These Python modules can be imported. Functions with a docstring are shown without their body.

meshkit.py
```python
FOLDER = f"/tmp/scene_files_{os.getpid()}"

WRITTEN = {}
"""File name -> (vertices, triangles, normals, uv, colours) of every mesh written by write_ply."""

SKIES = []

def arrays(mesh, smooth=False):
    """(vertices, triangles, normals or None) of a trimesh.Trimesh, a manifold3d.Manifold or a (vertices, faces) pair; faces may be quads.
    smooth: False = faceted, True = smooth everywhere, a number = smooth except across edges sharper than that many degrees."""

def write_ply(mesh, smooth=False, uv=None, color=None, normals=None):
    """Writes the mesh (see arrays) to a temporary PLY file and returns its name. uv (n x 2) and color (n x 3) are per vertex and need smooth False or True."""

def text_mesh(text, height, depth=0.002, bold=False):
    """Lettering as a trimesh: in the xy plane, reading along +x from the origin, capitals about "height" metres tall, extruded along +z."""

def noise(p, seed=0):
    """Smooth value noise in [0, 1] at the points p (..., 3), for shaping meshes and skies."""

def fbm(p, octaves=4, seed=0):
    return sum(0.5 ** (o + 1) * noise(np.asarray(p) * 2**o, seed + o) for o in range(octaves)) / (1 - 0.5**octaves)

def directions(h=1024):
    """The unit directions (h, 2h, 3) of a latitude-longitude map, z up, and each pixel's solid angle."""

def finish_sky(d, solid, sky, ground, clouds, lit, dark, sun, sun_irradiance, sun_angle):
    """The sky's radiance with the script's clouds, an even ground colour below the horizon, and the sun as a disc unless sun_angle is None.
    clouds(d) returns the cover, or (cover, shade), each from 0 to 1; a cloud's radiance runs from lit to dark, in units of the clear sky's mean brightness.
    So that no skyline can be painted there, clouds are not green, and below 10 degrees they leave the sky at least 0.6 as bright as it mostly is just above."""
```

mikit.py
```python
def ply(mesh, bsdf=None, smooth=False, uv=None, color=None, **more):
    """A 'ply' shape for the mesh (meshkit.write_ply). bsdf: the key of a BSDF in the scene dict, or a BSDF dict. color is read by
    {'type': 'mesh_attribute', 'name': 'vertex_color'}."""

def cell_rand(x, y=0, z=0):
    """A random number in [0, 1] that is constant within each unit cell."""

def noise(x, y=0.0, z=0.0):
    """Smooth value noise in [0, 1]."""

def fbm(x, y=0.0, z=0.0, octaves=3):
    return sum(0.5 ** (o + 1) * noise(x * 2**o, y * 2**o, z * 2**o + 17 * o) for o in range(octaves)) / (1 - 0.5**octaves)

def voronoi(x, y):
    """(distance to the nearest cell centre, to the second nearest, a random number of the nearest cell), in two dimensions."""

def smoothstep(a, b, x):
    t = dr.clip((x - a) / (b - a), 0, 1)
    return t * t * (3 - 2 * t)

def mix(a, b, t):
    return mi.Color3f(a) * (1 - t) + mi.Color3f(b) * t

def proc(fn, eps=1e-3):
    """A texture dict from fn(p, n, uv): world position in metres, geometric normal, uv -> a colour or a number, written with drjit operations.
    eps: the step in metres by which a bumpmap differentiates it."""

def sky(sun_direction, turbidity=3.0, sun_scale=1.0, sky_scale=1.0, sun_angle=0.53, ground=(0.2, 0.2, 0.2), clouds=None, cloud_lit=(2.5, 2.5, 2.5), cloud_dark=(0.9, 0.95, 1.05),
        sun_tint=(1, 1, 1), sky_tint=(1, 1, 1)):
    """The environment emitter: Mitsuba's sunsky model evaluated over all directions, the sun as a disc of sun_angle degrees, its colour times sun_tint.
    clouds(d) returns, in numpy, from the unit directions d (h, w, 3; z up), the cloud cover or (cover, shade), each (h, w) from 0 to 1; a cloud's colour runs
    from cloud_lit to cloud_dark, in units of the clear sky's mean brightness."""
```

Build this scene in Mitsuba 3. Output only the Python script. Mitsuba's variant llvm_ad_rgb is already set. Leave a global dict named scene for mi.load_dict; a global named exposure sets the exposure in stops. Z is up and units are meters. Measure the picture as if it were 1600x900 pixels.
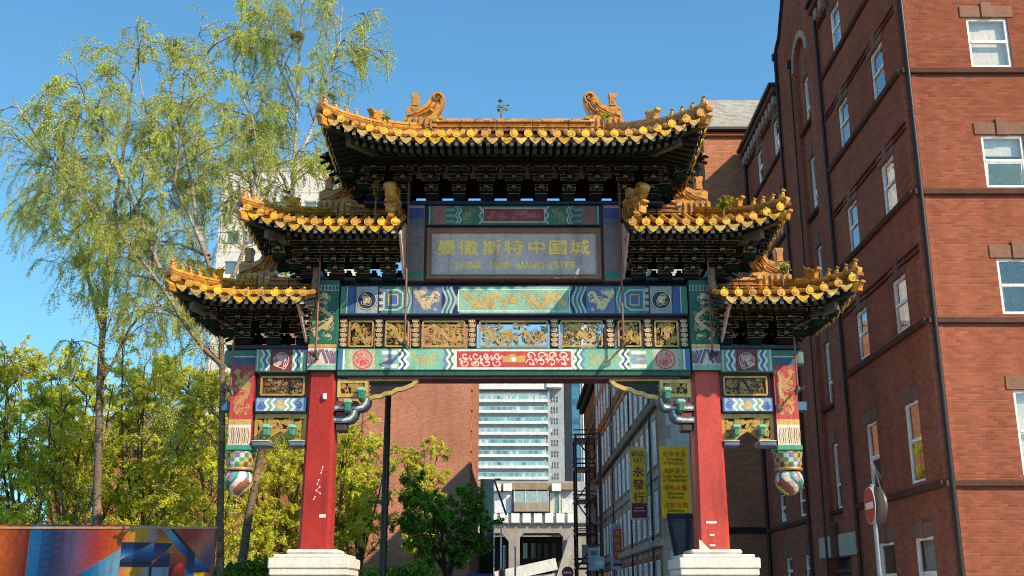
import math, random
import numpy as np, trimesh, mitsuba as mi, drjit as dr
import mikit, meshkit
from mikit import noise as nz, fbm, cell_rand, smoothstep, mix
from shapely.geometry import Polygon, LineString, Point, box as sbox, MultiPolygon
from shapely import affinity, union_all
from trimesh.creation import extrude_polygon
T = mi.ScalarTransform4f
scene, labels = {}, {}
# ------------------------------------------------------------------ camera, sky, exposure
PITCH = math.atan(480 / 1700.0)
scene['camera'] = {'type': 'perspective', 'fov': 2 * math.degrees(math.atan(800 / 1700.0)), 'fov_axis': 'x', 'near_clip': 0.1, 'far_clip': 6000.0,
    'to_world': T().look_at(origin=[0, 0, 1.6], target=[0, math.cos(PITCH), 1.6 + math.sin(PITCH)], up=[0, 0, 1])}
SUN = (1.06, -1.0, 1.02)
scene['sky'] = mikit.sky(SUN, turbidity=3, sky_scale=1.25, sky_tint=(0.66, 1.05, 1.10), sun_tint=(1.04, 1.0, .95))
exposure = 2.2
# ------------------------------------------------------------------ helpers
rng = np.random.default_rng(7)
random.seed(7)
_count = {}
def unique(key):
    n = _count.get(key, -1) + 1
    _count[key] = n
    return key if n == 0 else f'{key}_{n:03d}'
def pack(c):
    c = np.clip(np.atleast_2d(np.asarray(c, float)), 0, 1) ** 0.5
    return np.stack([np.round(c[:, 0] * 255) + 0.01 + 0.97 * c[:, 1], c[:, 2]], 1)
class M:
    """A triangle soup with one colour per vertex."""
    def __init__(s): s.v, s.f, s.c, s.n = [], [], [], 0
    def add(s, v, f, col):
        v = np.asarray(v, float); f = np.asarray(f, int)
        if f.shape[1] == 4: f = np.vstack([f[:, [0, 1, 2]], f[:, [0, 2, 3]]])
        s.v.append(v); s.f.append(f + s.n); s.n += len(v)
        col = np.asarray(col, float)
        s.c.append(np.tile(col, (len(v), 1)) if col.ndim == 1 else col)
        return s
    def tm(s, m, col): return s.add(m.vertices, m.faces, col)
    def box(s, x0, x1, y0, y1, z0, z1, col, bev=0):
        if bev: v, f = bevbox(x0, x1, y0, y1, z0, z1, bev)
        else: v, f = boxa(x0, x1, y0, y1, z0, z1)
        return s.add(v, f, col)
    def bar(s, a, b, w, h, col, up=(0, 0, 1)):
        a, b = np.asarray(a, float), np.asarray(b, float); d = b - a; L = np.linalg.norm(d); d /= L
        x = np.cross(d, up)
        if np.linalg.norm(x) < 1e-4: x = np.cross(d, (0, 1, 0))
        x /= np.linalg.norm(x); z = np.cross(x, d)
        v, f = boxa(-w / 2, w / 2, 0, L, -h / 2, h / 2)
        return s.add(a + v[:, :1] * x + v[:, 1:2] * d + v[:, 2:] * z, f, col)
    def tube(s, pts, r, col, n=8, cap=True):
        v, f = tubea(pts, r, n, cap); return s.add(v, f, col)
    def flat(s, v, f, colour):
        """Adds the faces with one colour each: colour(centres) -> (n, 3)."""
        v, f = np.asarray(v, float), np.asarray(f, int)
        if f.shape[1] == 4: f = np.vstack([f[:, [0, 1, 2]], f[:, [0, 2, 3]]])
        return s.add(v[f].reshape(-1, 3), np.arange(3 * len(f)).reshape(-1, 3), np.repeat(colour(v[f].mean(1)), 3, 0))
    def lathe(s, prof, cx, cy, col, n=20):
        prof = np.asarray(prof, float); k = len(prof); a = np.arange(n) * 2 * np.pi / n
        v = np.stack([cx + prof[:, :1] * np.cos(a), cy + prof[:, :1] * np.sin(a), np.repeat(prof[:, 1:2], n, 1)], -1).reshape(-1, 3)
        i, j = np.meshgrid(np.arange(k - 1), np.arange(n), indexing='ij'); jn = (j + 1) % n
        f = np.stack([i * n + j, i * n + jn, (i + 1) * n + jn, (i + 1) * n + j], -1).reshape(-1, 4)
        col = np.asarray(col, float)
        return s.add(v, f, col if col.ndim == 1 else np.repeat(col, n, 0))
    def merge(s, o, mat=None):
        v, f, c = o.arr()
        if mat is not None: v, f = xf(v, f, mat)
        return s.add(v, f, c)
    def arr(s): return np.vstack(s.v), np.vstack(s.f), np.vstack(s.c)
def boxa(x0, x1, y0, y1, z0, z1):
    v = np.array([[x, y, z] for x in (x0, x1) for y in (y0, y1) for z in (z0, z1)], float)
    return v, np.array([[0, 1, 3, 2], [4, 6, 7, 5], [0, 4, 5, 1], [2, 3, 7, 6], [0, 2, 6, 4], [1, 5, 7, 3]])
def bevbox(x0, x1, y0, y1, z0, z1, b):
    c = np.array([(x0 + x1) / 2, (y0 + y1) / 2, (z0 + z1) / 2]); h = np.array([x1 - x0, y1 - y0, z1 - z0]) / 2
    b = min(b, h.min() * .8); p = []
    for sx in (-1, 1):
        for sy in (-1, 1):
            for sz in (-1, 1):
                s = np.array([sx, sy, sz])
                for k in range(3):
                    q = h - b; q[k] = h[k]; p.append(c + s * q)
    m = trimesh.convex.convex_hull(np.array(p)); return m.vertices, m.faces
def tubea(pts, r, n=8, cap=True):
    p = np.asarray(pts, float); k = len(p); r = np.broadcast_to(np.asarray(r, float), (k,))
    d = np.gradient(p, axis=0); d /= np.linalg.norm(d, axis=1, keepdims=True) + 1e-12
    ref = np.array([0, 0, 1.0]) if abs(d[:, 2]).mean() < .8 else np.array([1.0, 0, 0])
    x = np.cross(d, ref); x /= np.linalg.norm(x, axis=1, keepdims=True) + 1e-12; y = np.cross(d, x)
    a = np.arange(n) * 2 * np.pi / n
    v = p[:, None] + r[:, None, None] * (np.cos(a)[None, :, None] * x[:, None] + np.sin(a)[None, :, None] * y[:, None])
    i, j = np.meshgrid(np.arange(k - 1), np.arange(n), indexing='ij'); jn = (j + 1) % n
    f = np.stack([i * n + j, (i + 1) * n + j, (i + 1) * n + jn, i * n + jn], -1).reshape(-1, 4)
    f = np.vstack([f[:, [0, 2, 1]], f[:, [0, 3, 2]]]); v = v.reshape(-1, 3)
    if cap:
        m = len(v); v = np.vstack([v, p[:1], p[-1:]]); q = np.arange(n); qn = (q + 1) % n
        f = np.vstack([f, np.stack([q, qn, q * 0 + m], 1)[:, [1, 0, 2]], np.stack([(k - 1) * n + q, (k - 1) * n + qn, q * 0 + m + 1], 1)])
    f = f[:, [0, 2, 1]] if trimesh.Trimesh(v, f, process=False).volume < 0 else f
    return v, f
def xf(v, f, mat):
    mat = np.asarray(mat, float); v = v @ mat[:3, :3].T + mat[:3, 3]
    if np.linalg.det(mat[:3, :3]) < 0: f = np.asarray(f)[:, ::-1]
    return v, f
def mat(x=(1, 0, 0), y=(0, 1, 0), z=(0, 0, 1), o=(0, 0, 0)):
    m = np.eye(4); m[:3, 0], m[:3, 1], m[:3, 2], m[:3, 3] = x, y, z, o; return m
def rotz(deg, o=(0, 0, 0), s=1.0):
    a = math.radians(deg); return mat((s * math.cos(a), s * math.sin(a), 0), (-s * math.sin(a), s * math.cos(a), 0), (0, 0, s), o)
def put(key, m, bsdf, smooth=False, mtx=None, col=None, exact=False):
    """ONE entry of the scene. m: an M, or a trimesh with a colour."""
    if not isinstance(m, M): m = M().tm(m, col)
    v, f, c = m.arr()
    if mtx is not None: v, f = xf(v, f, mtx)
    if smooth and smooth is not True:
        t = trimesh.Trimesh(v, f, process=False); t.visual = trimesh.visual.ColorVisuals()
        q, inv = np.unique(np.round(np.hstack([v, c]), 5), axis=0, return_inverse=True); inv = inv.reshape(-1)
        ff = inv[f]; ok = (ff[:, 0] != ff[:, 1]) & (ff[:, 1] != ff[:, 2]) & (ff[:, 0] != ff[:, 2]); ff = ff[ok]
        t = trimesh.Trimesh(q[:, :3], ff, process=False, vertex_attributes={'c': q[:, 3:]})
        fn = t.face_normals; adj = t.face_adjacency; ang = t.face_adjacency_angles
        e = adj[ang < math.radians(smooth)]
        lab = trimesh.graph.connected_component_labels(e, node_count=len(ff)) if len(e) else np.arange(len(ff))
        corner = np.stack([ff.reshape(-1), np.repeat(lab, 3)], 1)
        uq, inv2 = np.unique(corner, axis=0, return_inverse=True); inv2 = inv2.reshape(-1)
        v, c, f = q[uq[:, 0], :3], q[uq[:, 0], 3:], inv2.reshape(-1, 3); smooth = True
    k = unique(key) if not exact else key
    scene[k] = mikit.ply((v, f), bsdf, smooth=bool(smooth), uv=pack(c))
    return k
def lab(key, label, cat=None, group=None, kind=None):
    d = {'label': label}
    if cat: d['category'] = cat
    if group: d['group'] = group
    if kind: d['kind'] = kind
    labels[key] = d
def thing(name, label, cat, group=None):
    k = unique(name); lab(k, label, cat, group); return k
def struct(key): labels[key] = {'kind': 'structure'}
def stuff(key): labels[key] = {'kind': 'stuff'}
def polys(g):
    if g.is_empty: return []
    return [q for q in getattr(g, 'geoms', [g]) if isinstance(q, Polygon) and q.area > 1e-6]
def prism(g, d, col, m=None):
    """Extrudes shapely (a, b) shapes along +c by d."""
    m = m or M()
    for q in polys(g):
        e = extrude_polygon(q, d, engine='earcut'); m.add(e.vertices, e.faces, col)
    return m
FRONT = lambda y, t: mat((1, 0, 0), (0, 0, 1), (0, -1, 0), (0, y, 0))      # (a, b, c) -> (a, y - c, b)
# ------------------------------------------------------------------ materials (colours are packed per vertex in uv)
def unpack(uv):
    r = dr.floor(uv.x) / 255; g = (uv.x - dr.floor(uv.x) - 0.01) / 0.97; b = uv.y
    return mi.Color3f(r * r, g * g, b * b)
def f_paint(p, n, uv):
    a = fbm(p.x * 2.3, p.y * 2.3, p.z * 1.3); b = nz(p.x * 19, p.y * 19, p.z * 15)
    st = smoothstep(.5, .8, fbm(p.x * 7 + p.y * 7, 4.0, p.z * .5)); return unpack(uv) * (0.62 + 0.5 * a + 0.24 * b) * (1 - .22 * st)
def f_stone(p, n, uv):
    a = fbm(p.x * .9, p.y * .9, p.z * .5); b = fbm(p.x * 14, p.y * 14, p.z * 14); st = fbm(p.x * 5, p.y * 5, p.z * .35)
    return unpack(uv) * (0.45 + 0.42 * a + 0.35 * b + 0.38 * st)
def f_glaze(p, n, uv):
    a = fbm(p.x * 6, p.y * 6, p.z * 6); b = smoothstep(.62, .8, nz(p.x * 11 + 5, p.y * 11, p.z * 9))
    c = smoothstep(.35, .75, fbm(p.x * 3 + 9, p.y * 3, p.z * 8)); return mix(unpack(uv) * (0.5 + 0.85 * a) * (1 - .5 * b), mi.Color3f(.10, .07, .04), .35 * c)
def bricks(p, n):
    s = dr.select(dr.abs(n.x) > .7, p.y, p.x) / .225; r = p.z / .075; row = dr.floor(r); s = s + .5 * (row - 2 * dr.floor(row / 2))
    fs, fr = s - dr.floor(s), r - row
    joint = dr.maximum(smoothstep(.035, .015, dr.minimum(fs, 1 - fs)), smoothstep(.11, .05, dr.minimum(fr, 1 - fr)))
    return joint, cell_rand(dr.floor(s), row, 3), cell_rand(dr.floor(s), row, 9)
def f_brick(p, n, uv):
    j, a, b = bricks(p, n); big = fbm(p.x * .35, p.y * .35, p.z * .25); c = unpack(uv)
    drip = fbm(p.x * 2.2 + p.y * 2.2, 3.0, p.z * .16)
    c = c * (0.78 + .34 * a) * mi.Color3f(1, 1 + .12 * (b - .5), 1) * (.6 + .5 * big + .3 * drip)
    return mix(c, mi.Color3f(.22, .19, .165) * (.7 + .5 * big), j * .4)
def b_brick(p, n, uv): return 1 - bricks(p, n)[0]
def f_bark(p, n, uv):
    c = unpack(uv); m = smoothstep(.56, .66, fbm(p.x * 7, p.y * 7, p.z * 22)); lo = smoothstep(.45, .7, fbm(p.x * 3, p.y * 3, p.z * 2))
    return mix(c * (.75 + .4 * lo), c * .18, m * .8)
def f_leaf(p, n, uv): return unpack(uv) * (.7 + .6 * nz(p.x * 1.7, p.y * 1.7, p.z * 1.7))
def f_slate(p, n, uv):
    r = dr.floor(p.z / .12); s = dr.floor((p.x + p.y) / .25 + .5 * (r - 2 * dr.floor(r / 2)))
    return unpack(uv) * (.6 + .5 * cell_rand(s, r, 1) + .3 * fbm(p.x, p.y, p.z))
def f_ground(p, n, uv):
    return unpack(uv) * (.6 + .4 * fbm(p.x * .6, p.y * .6) + .4 * nz(p.x * 40, p.y * 40))
P = mikit.proc
scene['paint'] = {'type': 'principled', 'base_color': P(f_paint), 'roughness': .46, 'specular': .45}
scene['gloss'] = {'type': 'principled', 'base_color': P(f_paint), 'roughness': .36, 'specular': .3}
scene['gilt'] = {'type': 'principled', 'base_color': P(f_paint), 'roughness': .38, 'metallic': .35, 'specular': .5}
scene['gold_leaf'] = {'type': 'principled', 'base_color': P(f_paint), 'roughness': .34, 'metallic': .9, 'specular': .5}
scene['glaze'] = {'type': 'principled', 'base_color': P(f_glaze), 'roughness': .33, 'specular': .55, 'clearcoat': .3, 'clearcoat_gloss': .9}
scene['stone'] = {'type': 'bumpmap', 'nested': {'type': 'diffuse', 'reflectance': P(f_stone)}, 'arbitrary': P(lambda p, n, uv: fbm(p.x * 18, p.y * 18, p.z * 18)), 'scale': .006}
scene['brick'] = {'type': 'bumpmap', 'nested': {'type': 'diffuse', 'reflectance': P(f_brick)}, 'arbitrary': P(b_brick, eps=.004), 'scale': .006}
scene['bark'] = {'type': 'twosided', 'bsdf': {'type': 'diffuse', 'reflectance': P(f_bark)}}
scene['slate'] = {'type': 'principled', 'base_color': P(f_slate), 'roughness': .6}
scene['ground_mat'] = {'type': 'diffuse', 'reflectance': P(f_ground)}
scene['leaf'] = {'type': 'principledthin', 'base_color': P(f_leaf), 'roughness': .55, 'diff_trans': 1.1, 'spec_trans': 0.0, 'eta': 1.35}
scene['steel'] = {'type': 'principled', 'base_color': P(f_paint), 'roughness': .35, 'metallic': .8}
scene['pane_glass'] = {'type': 'thindielectric', 'int_ior': 1.85}
scene['facade_glass'] = {'type': 'principled', 'base_color': P(f_paint), 'roughness': .06, 'specular': .8}
GLYPHS={
'曼':'4,8 4,10 35,14 20,26 8,27 8,36 80,36 85,33 86,31 77,22 67,14 97,9 92,0 71,3 52,8 24,2 7,1;36,25 43,21 52,18 66,26|9,59 90,60 91,38 10,38;80,46 81,51 67,51 67,46;42,46 56,46 56,51 43,51;19,46 32,46 32,51 19,51|16,91 83,92 84,62 17,62;26,70 73,70 74,72 26,73;26,82 74,81 74,84 26,84',
'徹':'29,62 36,75 30,76 30,84 41,85 39,92 39,94 47,95 53,85 65,84 65,76 56,75 62,64 67,76 71,95 79,94 80,92 78,79 97,78 97,70 92,69 88,41 84,27 90,17 99,8 99,7 93,1 92,1 78,16 64,1 60,4 52,2 45,2 42,8 40,1 32,1 32,55;73,61 75,51 78,43 82,69 75,69;61,12 66,16 73,27 66,48 63,47 62,49;37,56 55,55 56,56 54,59;43,66 50,67 48,72 51,75 47,75;42,11 51,11 51,19 42,19;42,33 42,28 51,28 51,33;42,46 42,42 51,42 51,46|0,47 12,61 21,74 29,71 22,58 21,1 13,1 13,45 5,39|2,73 2,75 12,86 18,95 27,92 19,79 7,67',
'斯':'3,26 3,34 12,35 12,72 4,73 4,81 12,82 13,94 22,93 22,82 37,82 38,94 47,94 48,82 55,82 56,85 72,89 88,95 90,95 96,90 96,87 91,85 65,77 65,62 97,61 97,52 87,52 86,0 77,1 77,52 65,52 65,37 62,20 57,9 50,-1 48,-1 42,6 39,8 30,21 34,25 25,25 26,21 23,15 16,5 12,2 10,2 4,7 11,16 16,25;55,73 47,72 47,35 54,35 55,37;40,24 47,14 48,14 52,25;22,35 37,35 37,42 22,42;22,52 37,51 37,57 22,57;22,67 37,67 37,72 22,72',
'特':'3,52 6,69 8,87 12,88 17,86 17,75 19,75 20,95 29,95 30,75 39,74 40,65 62,65 62,75 44,75 43,84 62,85 64,96 72,95 73,85 92,84 92,75 73,75 73,65 97,64 96,55 85,55 85,46 96,45 96,37 85,36 85,8 81,2 63,1 60,8 61,11 75,11 75,36 53,36 65,19 64,17 57,14 44,31 49,36 40,36 38,38 30,35 30,2 21,1 19,32 6,28 3,37 4,38 19,43 19,65 15,64 11,48;30,65 30,46 38,48 40,46 75,46 75,55 38,55 37,65',
'中':'8,77 44,78 45,96 55,95 55,78 91,77 91,28 82,28 81,33 55,33 55,1 45,1 44,33 19,33 18,27 8,28;55,44 81,44 81,67 55,67;18,44 44,44 44,67 19,67',
'國':'6,90 93,90 92,0 84,0 82,4 18,4 16,0 7,1;60,62 62,46 68,60 76,59 77,58 72,45 66,33 69,28 72,26 75,35 83,31 83,81 72,81 78,76 77,71 81,70 80,63;74,15 83,15 83,30 79,20;59,24 49,14 71,15 64,19;59,81 59,71 69,71 61,77 63,81;20,21 19,29 22,30 47,35 51,35 52,31 55,33 50,62 20,63 20,71 49,71 49,81 17,81 17,15 45,15 41,20 41,21 46,26|23,58 47,59 48,37 24,37;31,44 39,44 39,51 32,51',
'城':'5,15 3,24 14,28 14,61 5,61 4,70 14,71 15,94 24,94 25,71 35,70 36,80 65,81 66,96 74,96 76,93 81,95 94,83 94,81 97,79 96,71 76,70 78,42 85,61 89,62 95,60 89,41 81,25 84,17 87,12 89,17 90,27 91,28 98,23 97,10 92,3 82,3 74,14 58,1 51,7 60,15 70,27 66,70 45,70 45,60 63,60 64,58 63,28 60,19 56,17 45,17 43,22 38,9 33,1 31,0 24,7 28,12 32,23 8,14;76,81 83,80 83,81 76,88;44,27 53,27 54,50 45,50;25,32 34,34 35,62 25,61',
'永':'17,66 18,75 55,76 47,80 27,86 26,89 31,96 44,93 69,83 70,80 66,73 56,75 57,65 60,55 64,49 86,68 94,63 95,61 90,56 70,38 79,28 88,21 97,17 98,14 92,7 85,9 73,18 57,36 56,11 55,5 48,1 32,0 29,8 30,11 44,12 44,64|2,13 3,16 10,21 18,29 26,44 5,45 4,55 34,56 40,54 41,51 37,39 25,19 10,6',
'發':'1,59 2,62 18,69 9,78 12,82 13,92 42,92 47,91 49,94 56,96 64,85 75,95 77,95 83,90 83,89 71,77 75,75 87,85 89,85 95,80 95,79 84,68 98,62 93,54 80,58 80,47 93,46 93,38 84,37 88,34 88,33 77,16 88,7 88,5 82,0 68,9 59,4 45,0 44,0 40,6 33,1 16,1 13,10 29,11 32,23 10,24 13,47 14,49 32,49 32,56 16,56 6,53;52,38 74,37 70,43 69,56 60,56 57,45;58,28 68,22 72,27;33,67 43,65 44,46 49,53 50,66 66,67 59,74 49,87 42,76;41,10 45,10 57,15 45,24 46,27 44,29;22,39 21,33 44,32 44,36 42,39;22,82 28,76 32,82',
'行':'37,53 38,62 97,61 96,52 83,51 82,9 78,2 69,0 57,0 53,9 54,11 71,12 71,51|42,89 94,90 94,80 43,79|1,42 17,58 30,74 39,71 39,69 29,54 27,0 19,0 17,1 17,40 9,34 7,34|7,65 2,73 12,82 26,96 36,92 29,82 10,65',
'亞':'5,6 5,13 34,14 34,31 12,31 12,65 34,66 34,80 8,81 8,88 93,88 93,81 65,80 65,66 88,65 88,31 65,31 65,14 95,13 95,6;42,38 43,14 56,14 57,38 79,39 79,58 57,59 56,80 43,80 42,58 20,58 20,39',
'洲':'25,41 33,65 40,64 41,92 49,92 49,63 55,64 61,46 62,90 70,90 70,65 75,65 83,52 84,92 92,92 92,2 84,2 83,41 79,40 71,58 69,4 62,4 62,42 55,40 50,57 45,23 34,2 27,7 34,18 39,32 40,63 32,39|8,88 13,93 29,83 24,76|6,7 19,39 20,39 26,34 14,6 12,3|4,60 9,66 25,56 20,50',
'食':'4,63 33,79 50,96 56,92 56,89 70,78 97,66 93,59 79,63 79,34 82,35 87,30 71,19 88,7 82,2 44,25 48,31 30,31 30,13 54,16 54,9 21,2 18,9 21,13 21,62 8,57;50,31 64,23 75,30;30,54 70,53 70,60 30,60;30,46 30,38 70,38 70,46;51,83 45,76 50,77 56,68 70,68;42,75 32,68 46,68',
'品':'54,46 93,46 93,2 85,2 84,6 63,6 62,2 55,2;62,16 84,15 84,38 63,38|22,90 78,90 78,57 23,56;31,64 69,64 69,82 31,82|8,46 44,46 44,2 36,2 36,6 16,6 16,2 8,2;16,16 36,15 36,38 16,38',
'海':'27,63 37,78 44,95 52,93 49,84 94,83 94,76 45,75 41,68 89,67 89,46 96,46 97,39 89,38 88,24 94,23 94,16 87,16 83,7 73,2 63,3 61,10 75,10 78,16 34,16 37,38 28,38 28,46 38,46 40,66 34,59;63,58 71,49 70,46 81,46 81,59;60,37 70,27 68,24 79,24 80,38;48,59 47,46 65,46 56,57 57,59;44,24 63,24 63,24 53,35 54,38 46,38|9,88 14,93 31,82 27,77|7,8 20,38 22,40 27,35 15,5 14,3|4,58 8,64 25,54 20,48',
'鮮':'3,63 14,81 18,94 25,94 24,86 37,86 42,83 36,70 47,69 48,35 67,35 67,48 52,48 52,55 68,56 67,67 50,68 50,75 58,75 52,92 59,94 66,75 75,75 83,94 91,93 84,75 94,75 94,68 76,67 76,56 92,55 92,48 76,48 76,35 96,35 97,28 76,27 75,2 68,2 67,27 49,27 48,30 10,30 9,58;32,37 40,37 40,46 32,46;32,62 32,53 40,53 40,62;17,71 27,70 31,78 21,78;17,37 25,37 25,46 17,46;17,54 25,53 25,62 17,62|39,25 45,27 53,9 47,7|29,24 35,26 39,8 34,7|20,25 26,25 27,6 21,6|3,5 8,13 11,25 17,24 11,4 9,1',
'蔬':'78,38 85,38 86,9 91,10 92,20 98,17 97,8 94,3 83,3 79,6|3,13 9,15 10,52 16,51 16,17 23,18 23,54 30,62 7,63 7,70 39,70 43,66 64,66 61,72 63,73 63,80 37,80 36,73 29,73 28,80 6,80 6,87 28,88 29,94 36,94 37,88 62,88 63,94 71,94 72,88 95,87 95,80 71,80 71,73 69,72 73,66 95,66 95,59 81,58 92,46 93,41 89,38 85,42 46,40 44,47 55,58 42,59 41,64 31,52 30,44 42,43 42,37 31,36 30,20 42,22 43,16 7,6 5,6;57,48 61,48 79,49 74,55 76,58 66,58|63,5 63,37 69,37 70,5|35,6 46,17 48,38 55,38 55,20 52,12 41,2',
'菜':'3,10 23,19 37,28 6,29 6,37 45,37 46,46 41,59 47,61 48,61 54,49 54,47 51,45 54,44 54,37 95,36 95,29 63,29 77,19 96,11 91,4 71,13 55,25 54,2 46,2 45,25 28,12 9,3|47,62 11,61 9,68 63,72 62,80 38,80 37,72 29,72 29,80 6,80 6,87 28,88 29,94 37,94 38,88 62,88 63,94 71,94 71,88 94,87 94,80 71,80 71,74 81,75 87,68|69,43 80,63 88,60 75,40|13,56 20,59 29,44 23,41',
'零':'3,37 34,47 51,56 58,53 58,58 83,58 83,53 58,52 56,50 98,38 92,31 49,46 17,33 49,32 43,40 48,44 57,35 56,32 80,32 84,28 62,12 72,7 68,0 28,16 33,21 53,16 69,25 17,26 16,32 8,31|7,79 45,79 45,84 13,84 13,90 87,90 87,84 54,84 54,79 93,79 93,61 85,61 84,73 54,73 54,58 46,58 45,73 15,73 15,61 7,61|58,68 81,68 81,63 58,63|16,58 41,58 41,53 17,53|19,68 41,68 41,63 19,63',
'售':'3,64 16,79 25,95 32,92 29,84 50,84 46,92 53,95 60,84 88,83 88,77 59,77 59,71 83,71 83,65 59,64 58,60 83,59 84,53 59,52 58,46 90,46 90,39 26,39 25,35 17,35 17,66 9,59;26,72 50,71 50,77 26,77;26,52 26,46 50,46 50,52;26,64 26,59 50,59 50,64|17,32 84,33 85,2 77,1 76,6 26,6 25,1 17,1;26,14 76,13 76,25 26,25',
'批':'66,14 66,93 75,93 75,60 88,71 94,67 75,50 75,13 87,12 89,26 96,22 96,17 94,8 90,4 71,5|38,10 41,16 41,93 49,93 50,62 64,61 63,54 50,54 50,17 62,22 64,15 42,3|3,40 18,46 18,66 4,67 4,74 18,75 18,94 26,94 26,75 38,74 37,67 26,66 26,48 37,50 38,43 26,39 26,8 24,4 8,2 6,10 18,11 18,36 6,33',
'送':'2,9 17,22 17,52 5,53 5,60 25,60 26,21 32,16 49,11 98,13 95,4 90,3 42,4 31,8 21,14 16,11 8,2|32,47 32,54 58,55 58,68 35,69 35,76 48,76 41,92 48,93 56,79 54,76 68,76 79,94 87,92 78,76 92,76 92,68 67,68 67,55 95,54 95,47 67,46 91,22 86,16 64,38 52,24 37,16 32,22 48,32 57,46|8,89 14,93 29,75 22,71',
'貨':'33,73 49,79 50,94 57,94 58,82 81,93 87,89 73,80 58,74 58,71 85,70 88,78 95,76 93,66 86,62 56,63 51,66 49,71 36,68|5,7 33,17 18,18 18,59 84,58 84,18 69,17 94,7 88,2 60,13 63,17 37,17 42,14 11,1;26,48 75,47 75,52 26,53;26,30 26,24 75,24 75,29;26,41 26,36 75,36 75,41|4,74 23,85 33,95 41,92 31,82 30,61 22,61 22,74 10,68',
'服':'48,90 91,90 91,67 86,63 71,63 69,69 83,70 83,82 57,82 56,57 90,57 94,55 90,39 81,21 97,8 92,2 76,14 61,2 57,6 56,2 48,2;66,47 72,33 76,29 85,48;56,10 71,21 58,48 56,48|3,5 10,37 11,91 40,91 40,6 35,2 23,2 21,9 32,10 32,35 18,36 10,2;18,68 32,68 32,83 18,83;32,59 18,59 18,44 32,44',
'務':'3,25 18,50 4,52 4,59 22,59 11,72 17,75 24,70 33,81 6,82 6,89 41,90 46,87 29,64 30,59 47,58 47,52 65,59 55,71 48,65 42,69 55,84 61,94 68,92 65,84 89,84 93,82 89,72 79,60 98,52 94,45 72,54 49,45 45,47 38,33 33,36 38,51 30,51 30,9 24,3 13,3 11,10 21,11 21,37 8,18;61,76 72,64 82,76|36,7 48,15 59,30 44,31 44,38 61,39 63,48 70,48 70,39 93,38 90,15 85,3 68,2 66,8 78,9 80,11 84,31 68,31 61,17 49,6 41,2',
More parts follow.
